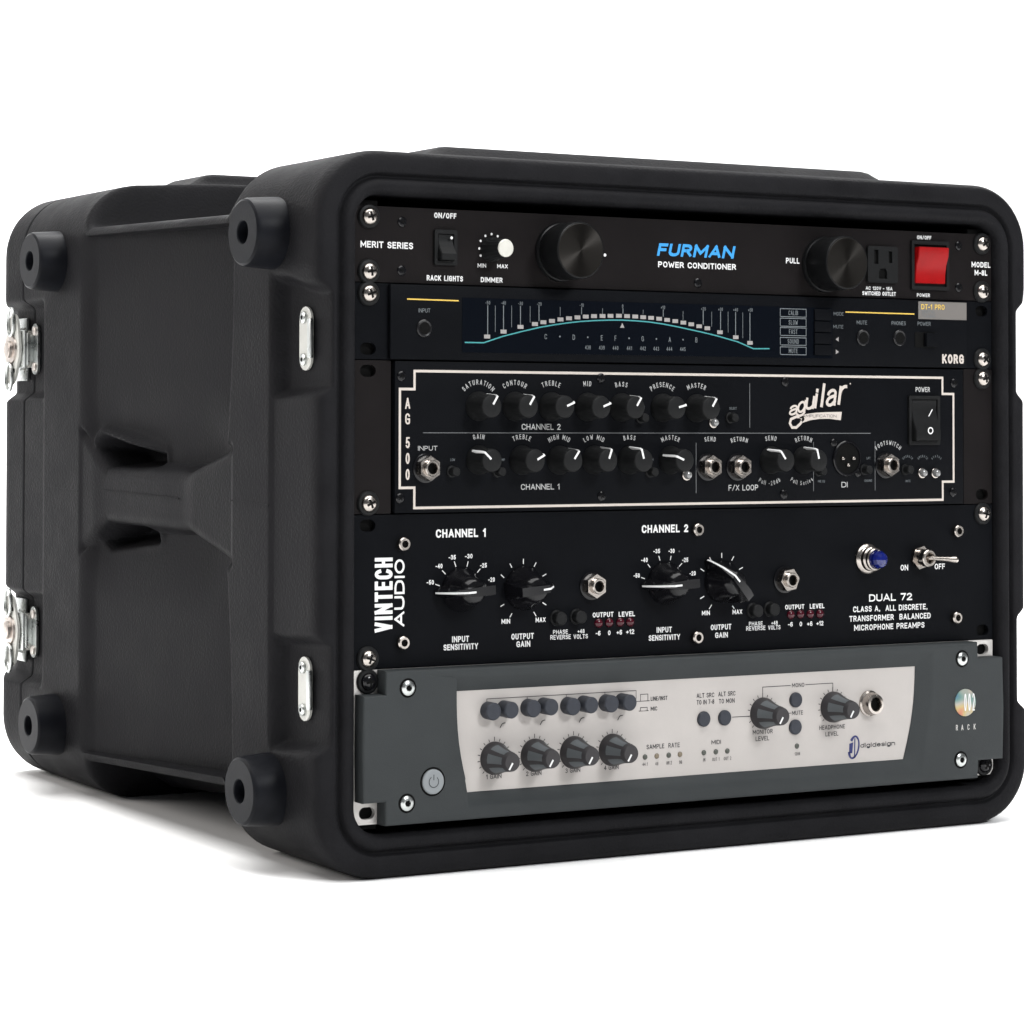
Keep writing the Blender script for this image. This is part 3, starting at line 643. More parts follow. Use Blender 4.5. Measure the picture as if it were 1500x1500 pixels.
for p in ((87.4, 281.3), (98.8, 284.4), (110.7, 287.4), (120.9, 289.3), (126.9, 290.5), (133.0, 291.4), (139.1, 292.4), (145.2, 293.2), (151.3, 293.9), (157.3, 294.5), (163.3, 294.9), (169.5, 295.1), (175.3, 295.3), (181.5, 295.5), (187.5, 295.4), (193.5, 295.3), (199.4, 295.0), (205.3, 294.7), (211.3, 294.3), (217.3, 293.7), (223.4, 293.1), (229.5, 292.3), (235.5, 291.4), (241.5, 290.3), (247.7, 289.2), (257.4, 286.9), (269.6, 284.0), (280.6, 280.7)):
    S.poly(rect(p[0] - 2.1, p[0] + 2.1, p[1] - 1.15, p[1] + 1.15), yd, 0.16, "scale_segment")
T.line([(72.3, 277.6), (85.0, 277.6), (98.3, 281.6), (110.8, 284.5), (124.3, 287.4), (134.0, 289.0), (143.8, 290.4), (153.6, 291.5), (163.5, 292.2), (173.5, 292.7), (183.5, 292.9), (193.5, 292.7), (203.7, 292.2), (213.9, 291.2), (224.1, 289.8), (244.8, 286.5), (255.3, 284.6), (271.1, 281.2), (283.3, 277.1), (295.5, 277.3)], 0.75, yd)
tp = (184.0, 289.6); S.poly([(tp[0] - 1.6, tp[1] - 1.3), (tp[0] + 1.6, tp[1] - 1.3), (tp[0], tp[1] + 1.6)], yd)
for t, p in (("C", (128.6, 282.0)), ("D", (148.7, 281.9)), ("E", (169.0, 281.9)), ("F", (179.0, 281.9)), ("G", (199.1, 281.9)), ("A", (219.3, 281.7)), ("B", (239.4, 281.8))): G.ctext(t, p, 3.1, yd, 0.0, 1.0)
for p in ((138.7, 282.2), (158.8, 282.1), (189.0, 282.0), (209.3, 281.9), (229.3, 281.8)): G.dot(p, 0.55, yd)
for t, p in (("438", (158.9, 276.0)), ("439", (169.0, 276.0)), ("440", (179.0, 276.0)), ("441", (189.2, 276.0)), ("442", (199.3, 276.0)), ("443", (209.1, 276.0)), ("444", (219.0, 276.0)), ("445", (229.1, 276.0))): G.ctext(t, p, 2.4, yd, 0.0, 0.95)
for t, a, b in (("CALIB", (304.4, 297.6), (325.0, 302.6)), ("SLOW", (304.4, 291.6), (324.9, 296.6)), ("FAST", (304.4, 285.8), (324.9, 290.7)), ("SOUND", (304.4, 279.8), (324.9, 284.5)), ("MUTE", (304.4, 273.8), (324.9, 278.6))):
    G.line([a, (b[0], a[1]), b, (a[0], b[1]), a], 0.45, yd); G.ctext(t, ((a[0] + b[0]) / 2, (a[1] + b[1]) / 2), 2.9, yd, 0.0, 0.85)
G.text("MODE", (347.3, 299.2), (355.3, 299.2), 2.2, yk, 0.0); G.text("MUTE", (347.0, 291.0), (355.0, 291.0), 2.2, yk, 0.0)
p = (350.3, 284.1); S.poly([(p[0] - 1.5, p[1]), (p[0] + 1, p[1] - 1.5), (p[0] + 1, p[1] + 1.5)], yk)
p = (350.0, 276.1); S.poly([(p[0] + 1.5, p[1]), (p[0] - 1, p[1] + 1.5), (p[0] - 1, p[1] - 1.5)], yk)
Yl.line([(33.2, 302.1), (67.5, 301.9)], 0.75, yk); Yl.line([(357.3, 301.6), (413.4, 301.5)], 0.75, yk)
G.text("MUTE", (366.1, 293.9), (374.5, 293.9), 2.5, yk, 0.0); G.text("PHONES", (394.8, 294.1), (406.6, 294.0), 2.5, yk, 0.0); G.text("POWER", (416.5, 294.1), (427.5, 294.1), 2.5, yk, 0.0)
ga, gb = (417.1, 298.4), (458.0, 309.8)
MB().prism(rect(ga[0], gb[0], ga[1], gb[1]), -3.3, -2.8).build("badge_plate", PLATEG, tu)
Yl.text("DT-1 PRO", (419.4, 304.7), (439.1, 304.7), 3.4, -3.3, 0.02)
G.text("DIGITAL", (420.0, 302.1), (431.5, 302.1), 2.0, -3.3, 0.0); G.text("TUNER", (420.0, 299.4), (431.0, 299.4), 2.0, -3.3, 0.0)
Cr.text("KORG", (437.2, 269.9), (455.7, 269.7), 6.10, yk, 0.045)
for a, b in (((331.1, 295.9), (344.5, 302.9)), ((331.0, 288.5), (344.5, 295.1)), ((331.0, 281.0), (344.5, 287.7)), ((331.0, 273.8), (344.5, 280.3))):
    MB().box(a[0], b[0], -4.6, -3.2, a[1], b[1], .3).build("mode_button", PANEL, tu)
for p in ((44.3, 285.3), (370.9, 285.5), (401.1, 285.8)):
    o = MB().lathe([(5.2, 0), (5.2, -.7), (4.6, -1.2), (3.7, -1.0), (3.5, .5)], (0, 0), 26).build("phone_jack", JACKM, tu, (p[0], -3, p[1]))
    MB().lathe([(3.9, -.95), (1, -.95), (.1, -.95)], (0, 0), 18).build("jack_shade", DARK, o)  # black disc filling the socket with painted shade
a, b = (414.2, 279.9), (431.5, 289.9)
o = MB().box(0, b[0] - a[0], -.25, .4, 0, b[1] - a[1], .1).build("power_slider", DARK, tu, (a[0], -3, a[1]))
MB().box((b[0] - a[0]) * .42, (b[0] - a[0]) * .98, -3.2, -.2, .6, b[1] - a[1] - .6, .5).build("slider_button", PANEL, o)

# ================================================================== 3. bass preamp / amplifier, two units
ag = thing("bass_amplifier", "black two-unit bass amplifier with cream stepped border and two rows of small knobs", "amplifier")
zt, zb = U(2) - .3, U(4) + .3
for x0, x1, hs in ((0, 24.0, [(XL, 260.35)]), (458.2, 482.6, [(XR, 184.15)])): ear_panel(x0, x1, zb, zt, hs).build("rack_ear", PANELB, ag)
MB().box(25.6, 456.2, -2, 3, zb + .2, zt - .2, .5).build("front_panel", PANEL, ag)
MB().box(22, 460, 3.3, 260, zb + 1, zt - 1, 1).build("chassis", PANEL, ag)
rack_screw(ag, XL, 184.15); rack_screw(ag, XR, 260.35)
ya = -2
SMALL = None
xs_ = [(28.8, 222.3)[0], (38.6, 222.3)[0], (438.3, 222.0)[0], (447.6, 222.0)[0]]
zs_ = [(230.0, 260.5)[1], (33.5, 250.0)[1], (33.7, 192.9)[1], (230.0, 181.2)[1]]
C = Ink(ag, CREAM, 'cream_lettering'); W = Ink(ag, SOFTW); Lg = Ink(ag, LINE); Dk = Ink(ag, INKD, 'banner_lettering')
SMALL = Ink(ag, GREYI); x0, x1, x2, x3 = xs_; z0, z1, z2, z3 = zs_
C.line([(x1, z0), (x2, z0), (x2, z1), (x3, z1), (x3, z2), (x2, z2), (x2, z3), (x1, z3), (x1, z2), (x0, z2), (x0, z1), (x1, z1)], 1.5, ya, name='border_line', closed=True)
for t, p in (("A", (34.0, 241.7)), ("G", (34.0, 232.8)), ("5", (34.1, 219.0)), ("0", (34.1, 209.9)), ("0", (34.1, 200.6))): C.ctext(t, p, 6.4, ya, 0.012, 0.82)
W.text("INPUT", (41.0, 214.4), (54.1, 214.4), 2.70, ya, 0.01)
W.text("CHANNEL 2", (112.5, 226.5), (140.1, 226.5), 3.50, ya, 0.012)
W.text("CHANNEL 1", (112.0, 191.0), (139.4, 190.9), 3.40, ya, 0.012)
W.text("F/X LOOP", (264.9, 188.8), (287.9, 188.9), 3.60, ya, 0.012)
W.text("DI", (354.2, 190.0), (359.2, 190.0), 3.50, ya, 0.012)
W.text("POWER", (415.6, 251.2), (427.6, 251.1), 3.20, ya, 0.02)
Lg.line([(44.6, 224.7), (378.0, 224.4)], .4, ya)
for a, b in (((281.4, 255.3), (281.3, 228.1)), ((240.1, 218.4), (240.1, 187.8)), ((331.7, 218.7), (331.7, 188.1)), ((381.7, 219.0), (381.6, 188.0))): Lg.line([a, (a[0], b[1])], .4, ya)
def amp_knob(c, ang, h=15.0):
    o = MB().lathe([(8.7, 0), (8.7, -1.2), (8.0, -3.2), (7.2, -6), (6.9, -h + 1), (6.4, -h + .2), (5.8, -h), (.3, -h)], (0, 0), 40, fn=lambda r, a, y: r * (1 - (0.05 if -13.5 < y < -4 else 0) * (0.5 + .5 * math.cos(10 * a)))).build("control_knob", KNOBM, ag, (c[0], ya, c[1]))
    an = math.radians(90 - ang); ca, sa = math.cos(an), math.sin(an)
    p = MB(); wv = .6
    rc = [(8.6, -3.0, 0.3), (8.35, -6.0, .9), (7.8, -h + 1.4, 1.0), (7.1, -h - .25, 1.0), (1.2, -h - .25, .5)]
    V_ = []
    for r, y, d in rc:
        inn_ = (r - 1.6, y + (0 if r > 7.3 else .9)) if r > 1.3 else (r, y + .9)
        for rr, yy in ((r, y), inn_):
            V_ += [(rr * ca - wv * sa, yy, rr * sa + wv * ca), (rr * ca + wv * sa, yy, rr * sa - wv * ca)]
    F_l = [(0, 1, 3, 2)]
    for i in range(len(rc) - 1):
        b_0 = 4 * i; b_1 = 4 * i + 4; F_l += [(b_0, b_0 + 1, b_1 + 1, b_1), (b_0, b_0 + 2, b_1 + 2, b_1), (b_0 + 1, b_0 + 3, b_1 + 3, b_1 + 1)]
    p.add(V_, F_l); p.build("pointer_line", WHITE, o)
    return o
for t, c, an in (("SATURATION", (82.2, 240.3), 32), ("CONTOUR", (107.6, 240.3), 33), ("TREBLE", (133.3, 240.2), 68), ("MID", (159.3, 240.1), 70), ("BASS", (184.2, 240.0), 33), ("PRESENCE", (214.6, 240.0), 76), ("MASTER", (240.4, 239.8), 33)):
    amp_knob(c, an); W.arc(t, c, 14.2, 3.0, ya)
for t, c, an in (("GAIN", (82.5, 208.7), -48), ("TREBLE", (112.5, 208.5), 62), ("HIGH MID", (139.1, 208.4), 36), ("LOW MID", (164.2, 208.3), 20), ("BASS", (190.2, 208.1), -15), ("MASTER", (220.7, 208.0), -68), ("SEND", (297.9, 207.6), -36), ("RETURN", (323.8, 207.5), -14)):
    amp_knob(c, an); W.arc(t, c, 13.9, 2.9, ya)
W.arc("SEND", (250.8, 203.6), 17.4, 2.8, ya); W.arc("RETURN", (273.3, 203.5), 17.4, 2.8, ya); W.arc("FOOTSWITCH", (392.6, 202.8), 15.6, 2.8, ya)
W.arc("Pull -20db", (296.8, 207.6), 14.4, 2.7, ya, below=True, bold=0.0); W.arc("Pull Series", (322.2, 207.5), 14.4, 2.7, ya, below=True, bold=0.0)
for t, p in (("LOW", (64.6, 209.0)), ("COMP", (98.6, 208.8)), ("ON", (200.4, 240.3)), ("ON", (206.9, 208.5)), ("SELECT", (268.4, 239.9)), ("SEL", (257.1, 240.3)), ("1 KO", (340.2, 208.5)), ("PRE EQ", (338.0, 194.0)), ("LIFT", (376.3, 208.5)), ("MUTE", (409.1, 193.6)), ("GROUND", (376.0, 194.1))): SMALL.ctext(t, p, 1.5, ya, 0.0, 1.0)
for t, c in (("OPERATE", (408.8, 204.4)), ("OPERATE", (421.4, 204.4)), ("STATUS", (433.0, 204.3))): SMALL.arc(t, c, 5.2, 1.5, ya, span=100, bold=0.0)
# script logo: letters climb and grow, a tail loops back under them as a banner
def script(ch, x0, zb_, xh, wd, tk, lean=0.16):
    """one heavy script letter: base left x, baseline z, x-height, width, stroke"""
    w_, strokes = GL[ch]; V = []; F = []
    for st in strokes:
        closed = st[-1] == 'o'; pts = []
        for p in (st[:-1] if closed else st):
            xx = p[0] / max(w_, .3) * (wd - tk) + tk / 2; zz = p[1] / .7 * (xh - tk) + tk / 2; pts.append((x0 + xx + lean * zz, zb_ + zz + .2 * xx))
        rv, rf = ribbon(pts, tk, closed); n = len(V); V += [(p[0], p[1], -.01 * (n % 5) - .001 * i) for i, p in enumerate(rv)]; F += [tuple(q + n for q in f) for f in rf]
    C.emit(V, F, ya - .12, 'logo_letter')
for ch, p, xh, wd, tk in (("a", (311.9, 235.0), 6.4, 6.9, 1.3), ("g", (318.1, 236.5), 7.6, 7.0, 1.45), ("u", (324.7, 238.5), 8.2, 7.2, 1.7), ("i", (332.0, 240.0), 9.4, 3.8, 1.9), ("l", (337.0, 240.7), 11.2, 3.8, 2.1), ("a", (341.1, 240.5), 11.0, 8.6, 1.95), ("r", (351.0, 242.3), 12.0, 7.0, 2.1)): script(ch, p[0], p[1], xh, wd, tk)
bt = [(320.0, 235.2), (325.5, 236.5), (333.7, 237.4), (343.0, 237.8), (354.6, 238.0)]
bb_ = [(353.8, 232.7), (344.7, 233.6), (336.4, 233.5), (328.8, 232.6), (323.3, 231.1)]
C.poly(bt + bb_, ya)
lp = [(323.3, 234.6), (317.9, 234.8), (313.8, 233.3), (312.9, 230.7), (314.6, 228.1), (317.9, 228.0), (321.1, 230.3), (323.6, 233.3)]
C.line(lp, 1.7, ya)
C.dot((361.6, 256.0), .5, ya)
Dk.text("AMPLIFICATION", (322.8, 233.7), (350.2, 235.1), 1.9, ya, 0.0, eps=.2)
for p in ((29.8, 257.4), (28.9, 186.9), (169.2, 257.6), (169.7, 186.5), (309.2, 256.8), (308.0, 186.2), (448.0, 257.2), (447.1, 186.0)): small_screw(ag, p[0], p[1], -2)
for p in ((46.0, 204.2), (248.7, 203.8), (271.5, 203.6), (390.1, 204.1)): jack(ag, p[0], p[1], -2, rot=math.radians(30))
for p in ((63.8, 202.1), (95.4, 201.9), (198.2, 233.8), (205.3, 200.9), (266.0, 234.0), (335.5, 200.6), (372.5, 201.2), (406.6, 201.0)):
    MB().lathe([(3.6, 0), (3.4, -1), (2.7, -1.2), (2.7, -5.4), (2.3, -6), (.2, -6)], (0, 0), 22).build("push_button", KNOBM, ag, (p[0], -2, p[1]))
for p in ((252.9, 231.0), (232.4, 198.8), (420.4, 198.7), (431.4, 198.6)):
    o = MB().lathe([(3.4, 0), (3.3, -1), (2.6, -1.3)], (0, 0), 22).build("indicator_lamp", NICKEL, ag, (p[0], -2, p[1]))
    MB().lathe([(2.6, -1.0), (2.55, -2.4), (1.9, -3.7), (1, -4.2), (.1, -4.3)], (0, 0), 20).build("lens", CLEAR, o)
xc = (358.4, 208.4)
o = MB().lathe([(11.4, 0), (11.4, -.9), (10.8, -1.5), (9.9, -1.5), (9.6, -.6)], (0, 0), 40).build("xlr_socket", KNOBG, ag, (xc[0], -2, xc[1]))
MB().lathe([(9.7, -.7), (5, -.75), (.2, -.75)], (0, 0), 30).build("socket_well", DARK, o)
for p in ((-4.6, 0), (4.0, 0), (-.4, -4.2)): MB().lathe([(1.1, -.7), (1.1, -2.6), (.7, -3.2), (.1, -3.3)], p, 12).build("contact_pin", NICKEL, o)
for p in ((347.9, 218.4), (367.6, 199.0)): small_screw(ag, p[0], p[1], -2, r=2.6)
fr, (cx, cz, hx, hz) = rocker(ag, (408.8, 216.8), (434.8, 248.7), -2, KNOBM, KNOBM, -1)
k = Ink(fr, WHITE); k.line([(hx * .22, hz * .22), (hx * .48, hz * .52)], .7, -2.9); k.line(circ((hx * .1, -hz * .5), 1.9, 20), .8, -5.75, name='rocker_mark', closed=True)

# ================================================================== 4. microphone preamp, two units
vp = thing("microphone_preamp", "black two-unit microphone preamp with pointer knobs and blue jewel lamp", "preamp")
zt, zb = U(4) - .3, U(6) + .4
ear_panel(0, 482.6, zb, zt, [(XL, 171.45), (XR, 95.25)]).build("front_panel", PANEL, vp)
MB().box(20, 462, 3.2, 220, zb + 2, zt - 2, 1).build("chassis", PANEL, vp)
rack_screw(vp, XL, 95.25); rack_screw(vp, XR, 171.45)
W = Ink(vp, WHITE)
def tx(t, a, b, h, bold=0.028): W.text(t, a, b, h, 0, bold)
tx("CHANNEL 1", (54.5, 163.7), (88.8, 163.4), 4.9, .035); tx("CHANNEL 2", (200.8, 163.8), (235.6, 163.6), 4.8, .035)
va, vb = (13.5, 110.0), (25.4, 152.8); W.vtext("VINTECH", va[1], vb[1], va[0], vb[0], 0, .05)
va, vb = (26.6, 112.9), (33.4, 151.7); W.vtext("AUDIO", va[1], vb[1], va[0], vb[0], 0, .03)
for t, a, b in (("-50", (48.3, 136.5), (53.2, 136.4)), ("-40", (54.3, 145.8), (59.0, 145.7)), ("-35", (63.2, 150.7), (68.1, 150.6)), ("-30", (74.4, 151.1), (79.6, 151.0)), ("-25", (84.8, 145.5), (89.5, 145.4)), ("-20", (90.5, 137.0), (95.1, 136.9)),
                ("-50", (194.7, 136.7), (199.3, 136.6)), ("-40", (200.3, 146.0), (205.2, 145.9)), ("-35", (209.4, 151.2), (214.4, 151.1)), ("-30", (220.7, 151.1), (225.3, 151.0)), ("-25", (231.0, 145.4), (235.6, 145.3)), ("-20", (236.6, 137.0), (241.3, 136.9))): tx(t, a, b, 2.7, .03)
for a, b in (((54.4, 136.5), (56.9, 135.7)), ((59.0, 144.3), (60.9, 142.5)), ((67.1, 149.3), (68.1, 146.7)), ((76.5, 149.1), (75.8, 146.5)), ((84.8, 144.7), (83.1, 142.9)),
             ((105.7, 147.2), (106.9, 145.2)), ((115.1, 149.8), (115.1, 147.2)), ((124.0, 147.4), (122.8, 145.4)), ((131.1, 140.5), (128.9, 139.5)), ((99.5, 140.9), (101.4, 139.3)), ((101.4, 123.4), (99.3, 122.4)), ((107.0, 117.8), (105.8, 116.0)), ((128.9, 123.6), (131.1, 122.3)), ((122.6, 118.1), (124.0, 116.0)),
             ((200.5, 136.7), (202.8, 136.0)), ((205.4, 144.5), (206.9, 142.8)), ((213.5, 149.3), (214.3, 147.0)), ((222.6, 149.1), (222.1, 147.0)), ((230.7, 144.5), (228.9, 142.9)),
             ((252.0, 147.6), (253.3, 145.4)), ((261.2, 150.1), (261.2, 147.6)), ((270.4, 147.8), (269.0, 145.7)), ((277.2, 140.9), (274.8, 139.9)), ((279.6, 132.1), (277.2, 132.0)), ((245.2, 140.8), (247.5, 139.5)), ((247.5, 123.9), (244.9, 122.7)), ((253.3, 118.3), (251.7, 116.2)), ((269.5, 117.2), (270.6, 115.9))): W.line([a, b], .55, name='dial_tick')
tx("INPUT", (65.6, 102.4), (77.3, 102.4), 3.5); tx("SENSITIVITY", (59.8, 98.0), (83.5, 97.8), 3.5)
tx("MIN", (99.8, 112.0), (105.8, 112.0), 2.8); tx("MAX", (123.8, 112.1), (130.8, 112.1), 2.8)
tx("OUTPUT", (106.7, 102.5), (122.5, 102.4), 3.5); tx("GAIN", (110.3, 97.9), (120.0, 97.9), 3.5)
tx("PHASE", (136.2, 104.6), (146.8, 104.6), 2.5, .015); tx("REVERSE", (134.3, 101.5), (148.9, 101.3), 2.7, .015); tx("+48", (153.8, 104.5), (158.8, 104.5), 2.5, .015); tx("VOLTS", (150.9, 101.3), (161.2, 101.2), 2.7, .015)
tx("OUTPUT", (164.7, 113.7), (179.9, 113.5), 3.0); tx("LEVEL", (183.7, 113.5), (195.7, 113.4), 3.0)
for t, a, b in (("-6", (166.9, 102.7), (170.4, 102.6)), ("0", (175.9, 102.6), (177.7, 102.6)), ("+6", (182.2, 102.7), (186.2, 102.6)), ("+12", (189.2, 102.7), (195.2, 102.7)), ("-6", (312.8, 103.0), (316.6, 102.9)), ("0", (322.0, 102.9), (324.0, 102.9)), ("+6", (328.0, 102.9), (332.3, 102.8)), ("+12", (335.6, 102.8), (341.1, 102.8))): tx(t, a, b, 2.9)
tx("INPUT", (211.8, 102.8), (223.2, 102.7), 3.4); tx("SENSITIVITY", (205.9, 98.2), (229.4, 97.9), 3.4)
tx("MIN", (246.0, 112.3), (252.0, 112.2), 2.8); tx("MAX", (269.5, 112.2), (276.9, 112.1), 2.8)
tx("OUTPUT", (252.7, 103.0), (268.5, 102.8), 3.4); tx("GAIN", (256.1, 98.0), (265.8, 97.9), 3.4)
tx("PHASE", (282.2, 104.6), (292.9, 104.5), 2.5, .015); tx("REVERSE", (280.1, 101.7), (295.0, 101.5), 2.7, .015); tx("+48", (299.7, 104.5), (304.7, 104.5), 2.5, .015); tx("VOLTS", (297.2, 101.6), (306.8, 101.5), 2.7, .015)
tx("OUTPUT", (310.6, 113.7), (325.8, 113.7), 3.0); tx("LEVEL", (330.2, 113.7), (341.9, 113.7), 3.0)
tx("ON", (404.4, 135.9), (410.7, 135.9), 3.7, .02); tx("OFF", (433.1, 136.0), (441.8, 136.0), 3.6, .02)
tx("DUAL 72", (378.3, 116.7), (414.0, 116.6), 4.7, .03)
tx("CLASS A,  ALL DISCRETE,", (365.2, 110.6), (426.9, 110.0), 3.7); tx("TRANSFORMER  BALANCED", (362.1, 104.6), (429.5, 104.1), 3.7); tx("MICROPHONE PREAMPS", (366.0, 98.6), (424.3, 98.4), 3.7)
def chicken(c, ang):
    o = MB().lathe([(13.2, 0), (13.2, -1.6), (12.2, -3.4), (10.2, -7), (8.6, -12), (7.4, -15.2), (6.0, -16.4), (.3, -16.8)], (0, 0), 40).build("pointer_knob", KNOBG, vp, (c[0], 0, c[1]))
    # blade: wedge ridge running through the body, long on the pointer side
    an = math.radians(90 - ang); ca, sa = math.cos(an), math.sin(an)
    prof = [(18.5, -1.5, 1.2, .35), (17.5, -5.0, 2.0, .5), (13, -12.5, 3.6, 1.0), (6.5, -19.0, 4.6, 2.2), (-8, -19.4, 5.2, 2.8), (-12.5, -18.4, 5.2, 2.6), (-13.4, -14, 5.2, 2.6)]
    V_ = []; F_l = []
    for r, y, wb_, wt in prof:
        for s_, yy, ww in ((1, 0.0, wb_), (1, y * .55, (wb_ + wt) / 2 * 1.05), (1, y, wt), (-1, y, wt), (-1, y * .55, (wb_ + wt) / 2 * 1.05), (-1, 0.0, wb_)):
            V_.append((r * ca - s_ * ww * sa, yy, r * sa + s_ * ww * ca))
    for i in range(len(prof) - 1):
        for j in range(6): F_l.append((i * 6 + j, i * 6 + (j + 1) % 6, (i + 1) * 6 + (j + 1) % 6, (i + 1) * 6 + j))
    F_l += [tuple(range(6)), tuple(range(36, 42))]
    MB().add(V_, F_l).build("pointer_blade", KNOBG, o, angle=28)
    st = MB(); V_ = []
    for r, y, wt in ((18.7, -2.2, .5), (17.8, -5.2, .55), (13.2, -12.8, .6), (6.6, -19.3, .6), (1.5, -19.5, .55)):
        V_ += [(r * ca - wt * sa, y, r * sa + wt * ca), (r * ca + wt * sa, y, r * sa - wt * ca)]
    st.add(V_, [(2 * i, 2 * i + 1, 2 * i + 3, 2 * i + 2) for i in range(4)]); st.build("pointer_line", WHITE, o, fix=False)
for p, a in (((71.6, 132.9), -94), ((115.1, 132.7), 84), ((218.1, 132.9), -94), ((261.1, 132.6), -42)): chicken(p, a)
for p in ((163.8, 132.8), (310.0, 132.7)): jack(vp, p[0], p[1], 0, rot=math.radians(30) if p[0] < 250 else math.radians(8))
for p in ((138.6, 114.3), (152.8, 114.6), (285.1, 114.1), (298.2, 114.5)):
    MB().lathe([(4.8, 0), (4.6, -.8), (4.0, -1.2), (4.0, -5.4), (3.5, -6), (.2, -6.1)], (0, 0), 26).build("push_button", KNOBM, vp, (p[0], 0, p[1]))
for p in ((168.9, 110.2), (176.6, 110.2), (184.7, 110.2), (191.9, 110.1), (314.9, 110.5), (322.5, 110.5), (330.4, 110.4), (338.1, 110.3)):
    MB().lathe([(2.8, 0), (2.7, -.9), (1.9, -1.7), (.9, -2.1), (.1, -2.2)], (0, 0), 20).build("level_led", REDL, vp, (p[0], 0, p[1]))
for p in ((31.8, 160.5), (31.5, 103.6), (241.6, 165.1), (241.1, 99.0), (451.3, 160.6), (449.9, 104.2)): cap_screw(vp, p[0], p[1])
bl = (376.7, 144.2)
o = MB().lathe([(9.8, 0), (9.8, -1.4), (9.0, -2.6), (7.9, -3.2), (7.9, -5.6), (7.3, -6.4), (7.0, -6.6), (7.0, -8.4), (6.3, -9), (5.6, -8.6)], (0, 0), 40).build("jewel_lamp", NICKEL, vp, (bl[0], 0, bl[1]))
MB().lathe([(5.7, -8.0), (5.7, -12.0), (4.6, -14.2), (2.6, -15.4), (.2, -15.8)], (0, 0), 10).build("blue_lens", BLUEL, o, angle=15)
tg = (420.0, 144.0)
o = MB().prism([(7.8 * math.cos(math.radians(15) + k * math.pi / 3), 7.8 * math.sin(math.radians(15) + k * math.pi / 3)) for k in range(6)], -2.6, 0, holes=[circ((0, 0), 3.5, 16)[::-1]]).build("toggle_switch", NICKEL, vp, (tg[0], 0, tg[1]))
MB().lathe([(5.6, -2.0), (5.6, -9.5), (5.0, -10.2), (3.6, -10.2), (3.3, -7)], (0, 0), 30).build("bushing", NICKEL, o)
MB().tube([(0, -7, 0), (2.6, -11, 0), (8.5, -18.5, -.4), (10.6, -21, -.5), (11.6, -22.2, -.5), (12.2, -23.0, -.5)], [1.4, 1.5, 1.9, 2.3, 2.0, .8], 16).build("lever", NICKEL, o)

# ================================================================== 5. audio interface, two units, grey bezel
di = thing("audio_interface", "grey two-unit audio interface with silver fascia at the bottom of the rack", "audio interface")
zt, zb = U(6) - .2, U(8) + .4
ear_panel(0, 482.6, zb, zt, [(XL, 82.55), (XL, 6.9), (XR, 82.55), (XR, 6.9)]).build("front_panel", EAR, di)
MB().box(20, 462, 3.2, 260, zb + 2, zt - 2, 1).build("chassis", PANEL, di)
rack_screw(di, XL, 82.2, dark=True); rack_screw(di, XR, 7.2, dark=True)
yb = -10.5; ypl = -6.0
nx = 15.2; nz = 13.6
out = [(nx, zb), (460.5, zb), (460.5, zb + 11.5), (481.6, zb + 11.5), (482.5, 45), (481.6, zt - 10.5), (460.5, zt - 10.5), (460.5, zt), (nx, zt), (nx, zt - nz), (.6, zt - nz), (.2, 45), (.6, zb + nz), (nx, zb + nz)]
# fascia window (sheared sides) and its bevelled surround
pTL, pBL, pTR, pBR = (63.6, 74.5), (72.1, 15.5), (410.7, 74.9), (400.6, 16.0)
ztp = (pTL[1] + pTR[1]) / 2; zbp = (pBL[1] + pBR[1]) / 2
def fascia(o_l, o_r, o_t, o_b):
    L_ = []; R_l = []
    for k in range(9):
        t = k / 8; z = zbp + (ztp - zbp) * t; bul = 2.6 * math.sin(math.pi * t)
        L_.append((pBL[0] + (pTL[0] - pBL[0]) * t - bul, z)); R_l.append((pBR[0] + (pTR[0] - pBR[0]) * t + bul, z))
    f = lambda p, side: (p[0] + (o_r if side else -o_l), zbp - o_b if p[1] == zbp else (ztp + o_t if abs(p[1] - ztp) < 1e-6 else p[1]))
    return [f(p, 1) for p in R_l] + [f(p, 0) for p in L_[::-1]]
inn = fascia(0, 0, 0, 0); mid_ = fascia(1.2, 11.5, 9.0, 8.5)
B_ = MB(); 
# front face with window, softened outer edge
tr = tessellate_polygon([[Vector((p[0], p[1], 0)) for p in out], [Vector((p[0], p[1], 0)) for p in mid_[::-1]]])
pts = out + mid_[::-1]
bm = bmesh.new(); fv = [bm.verts.new((p[0], yb, p[1])) for p in pts]
bkv = [bm.verts.new((p[0], -.4, p[1])) for p in out]
inv = [bm.verts.new((p[0], ypl - .2, p[1])) for p in inn[::-1]]
faces_t = []
for t in tr:
    try: bm.faces.new([fv[i] for i in t])
    except ValueError: pass
n = len(out)
for i in range(n): bm.faces.new((fv[i], fv[(i + 1) % n], bkv[(i + 1) % n], bkv[i]))
mlen = len(mid_)
for i in range(mlen):
    a = fv[n + i]; b = fv[n + (i + 1) % mlen]; bm.faces.new((a, b, inv[(i + 1) % mlen], inv[i]))
bmesh.ops.recalc_face_normals(bm, faces=bm.faces)
oe = [e for e in bm.edges if all(v in set(fv[:n]) for v in e.verts) and len(e.link_faces) == 2 and e.calc_face_angle(0) > .8]
bmesh.ops.bevel(bm, geom=oe, offset=1.8, segments=3, affect='EDGES', profile=0.5, clamp_overlap=True)
ie = [e for e in bm.edges if len(e.link_faces) == 2 and .1 < e.calc_face_angle(0) < 1.2 and all(abs(v.co.y - yb) < .01 for v in e.verts) and all(v.co.x > 60 for v in e.verts)]
bmesh.ops.bevel(bm, geom=ie, offset=1.6, segments=3, affect='EDGES', profile=0.5)
B_.bm(bm); B_.build("bezel", BEZEL, di, angle=50)
MB().prism(inn, ypl, ypl + 1.5).build("silver_fascia", SILVER, di)
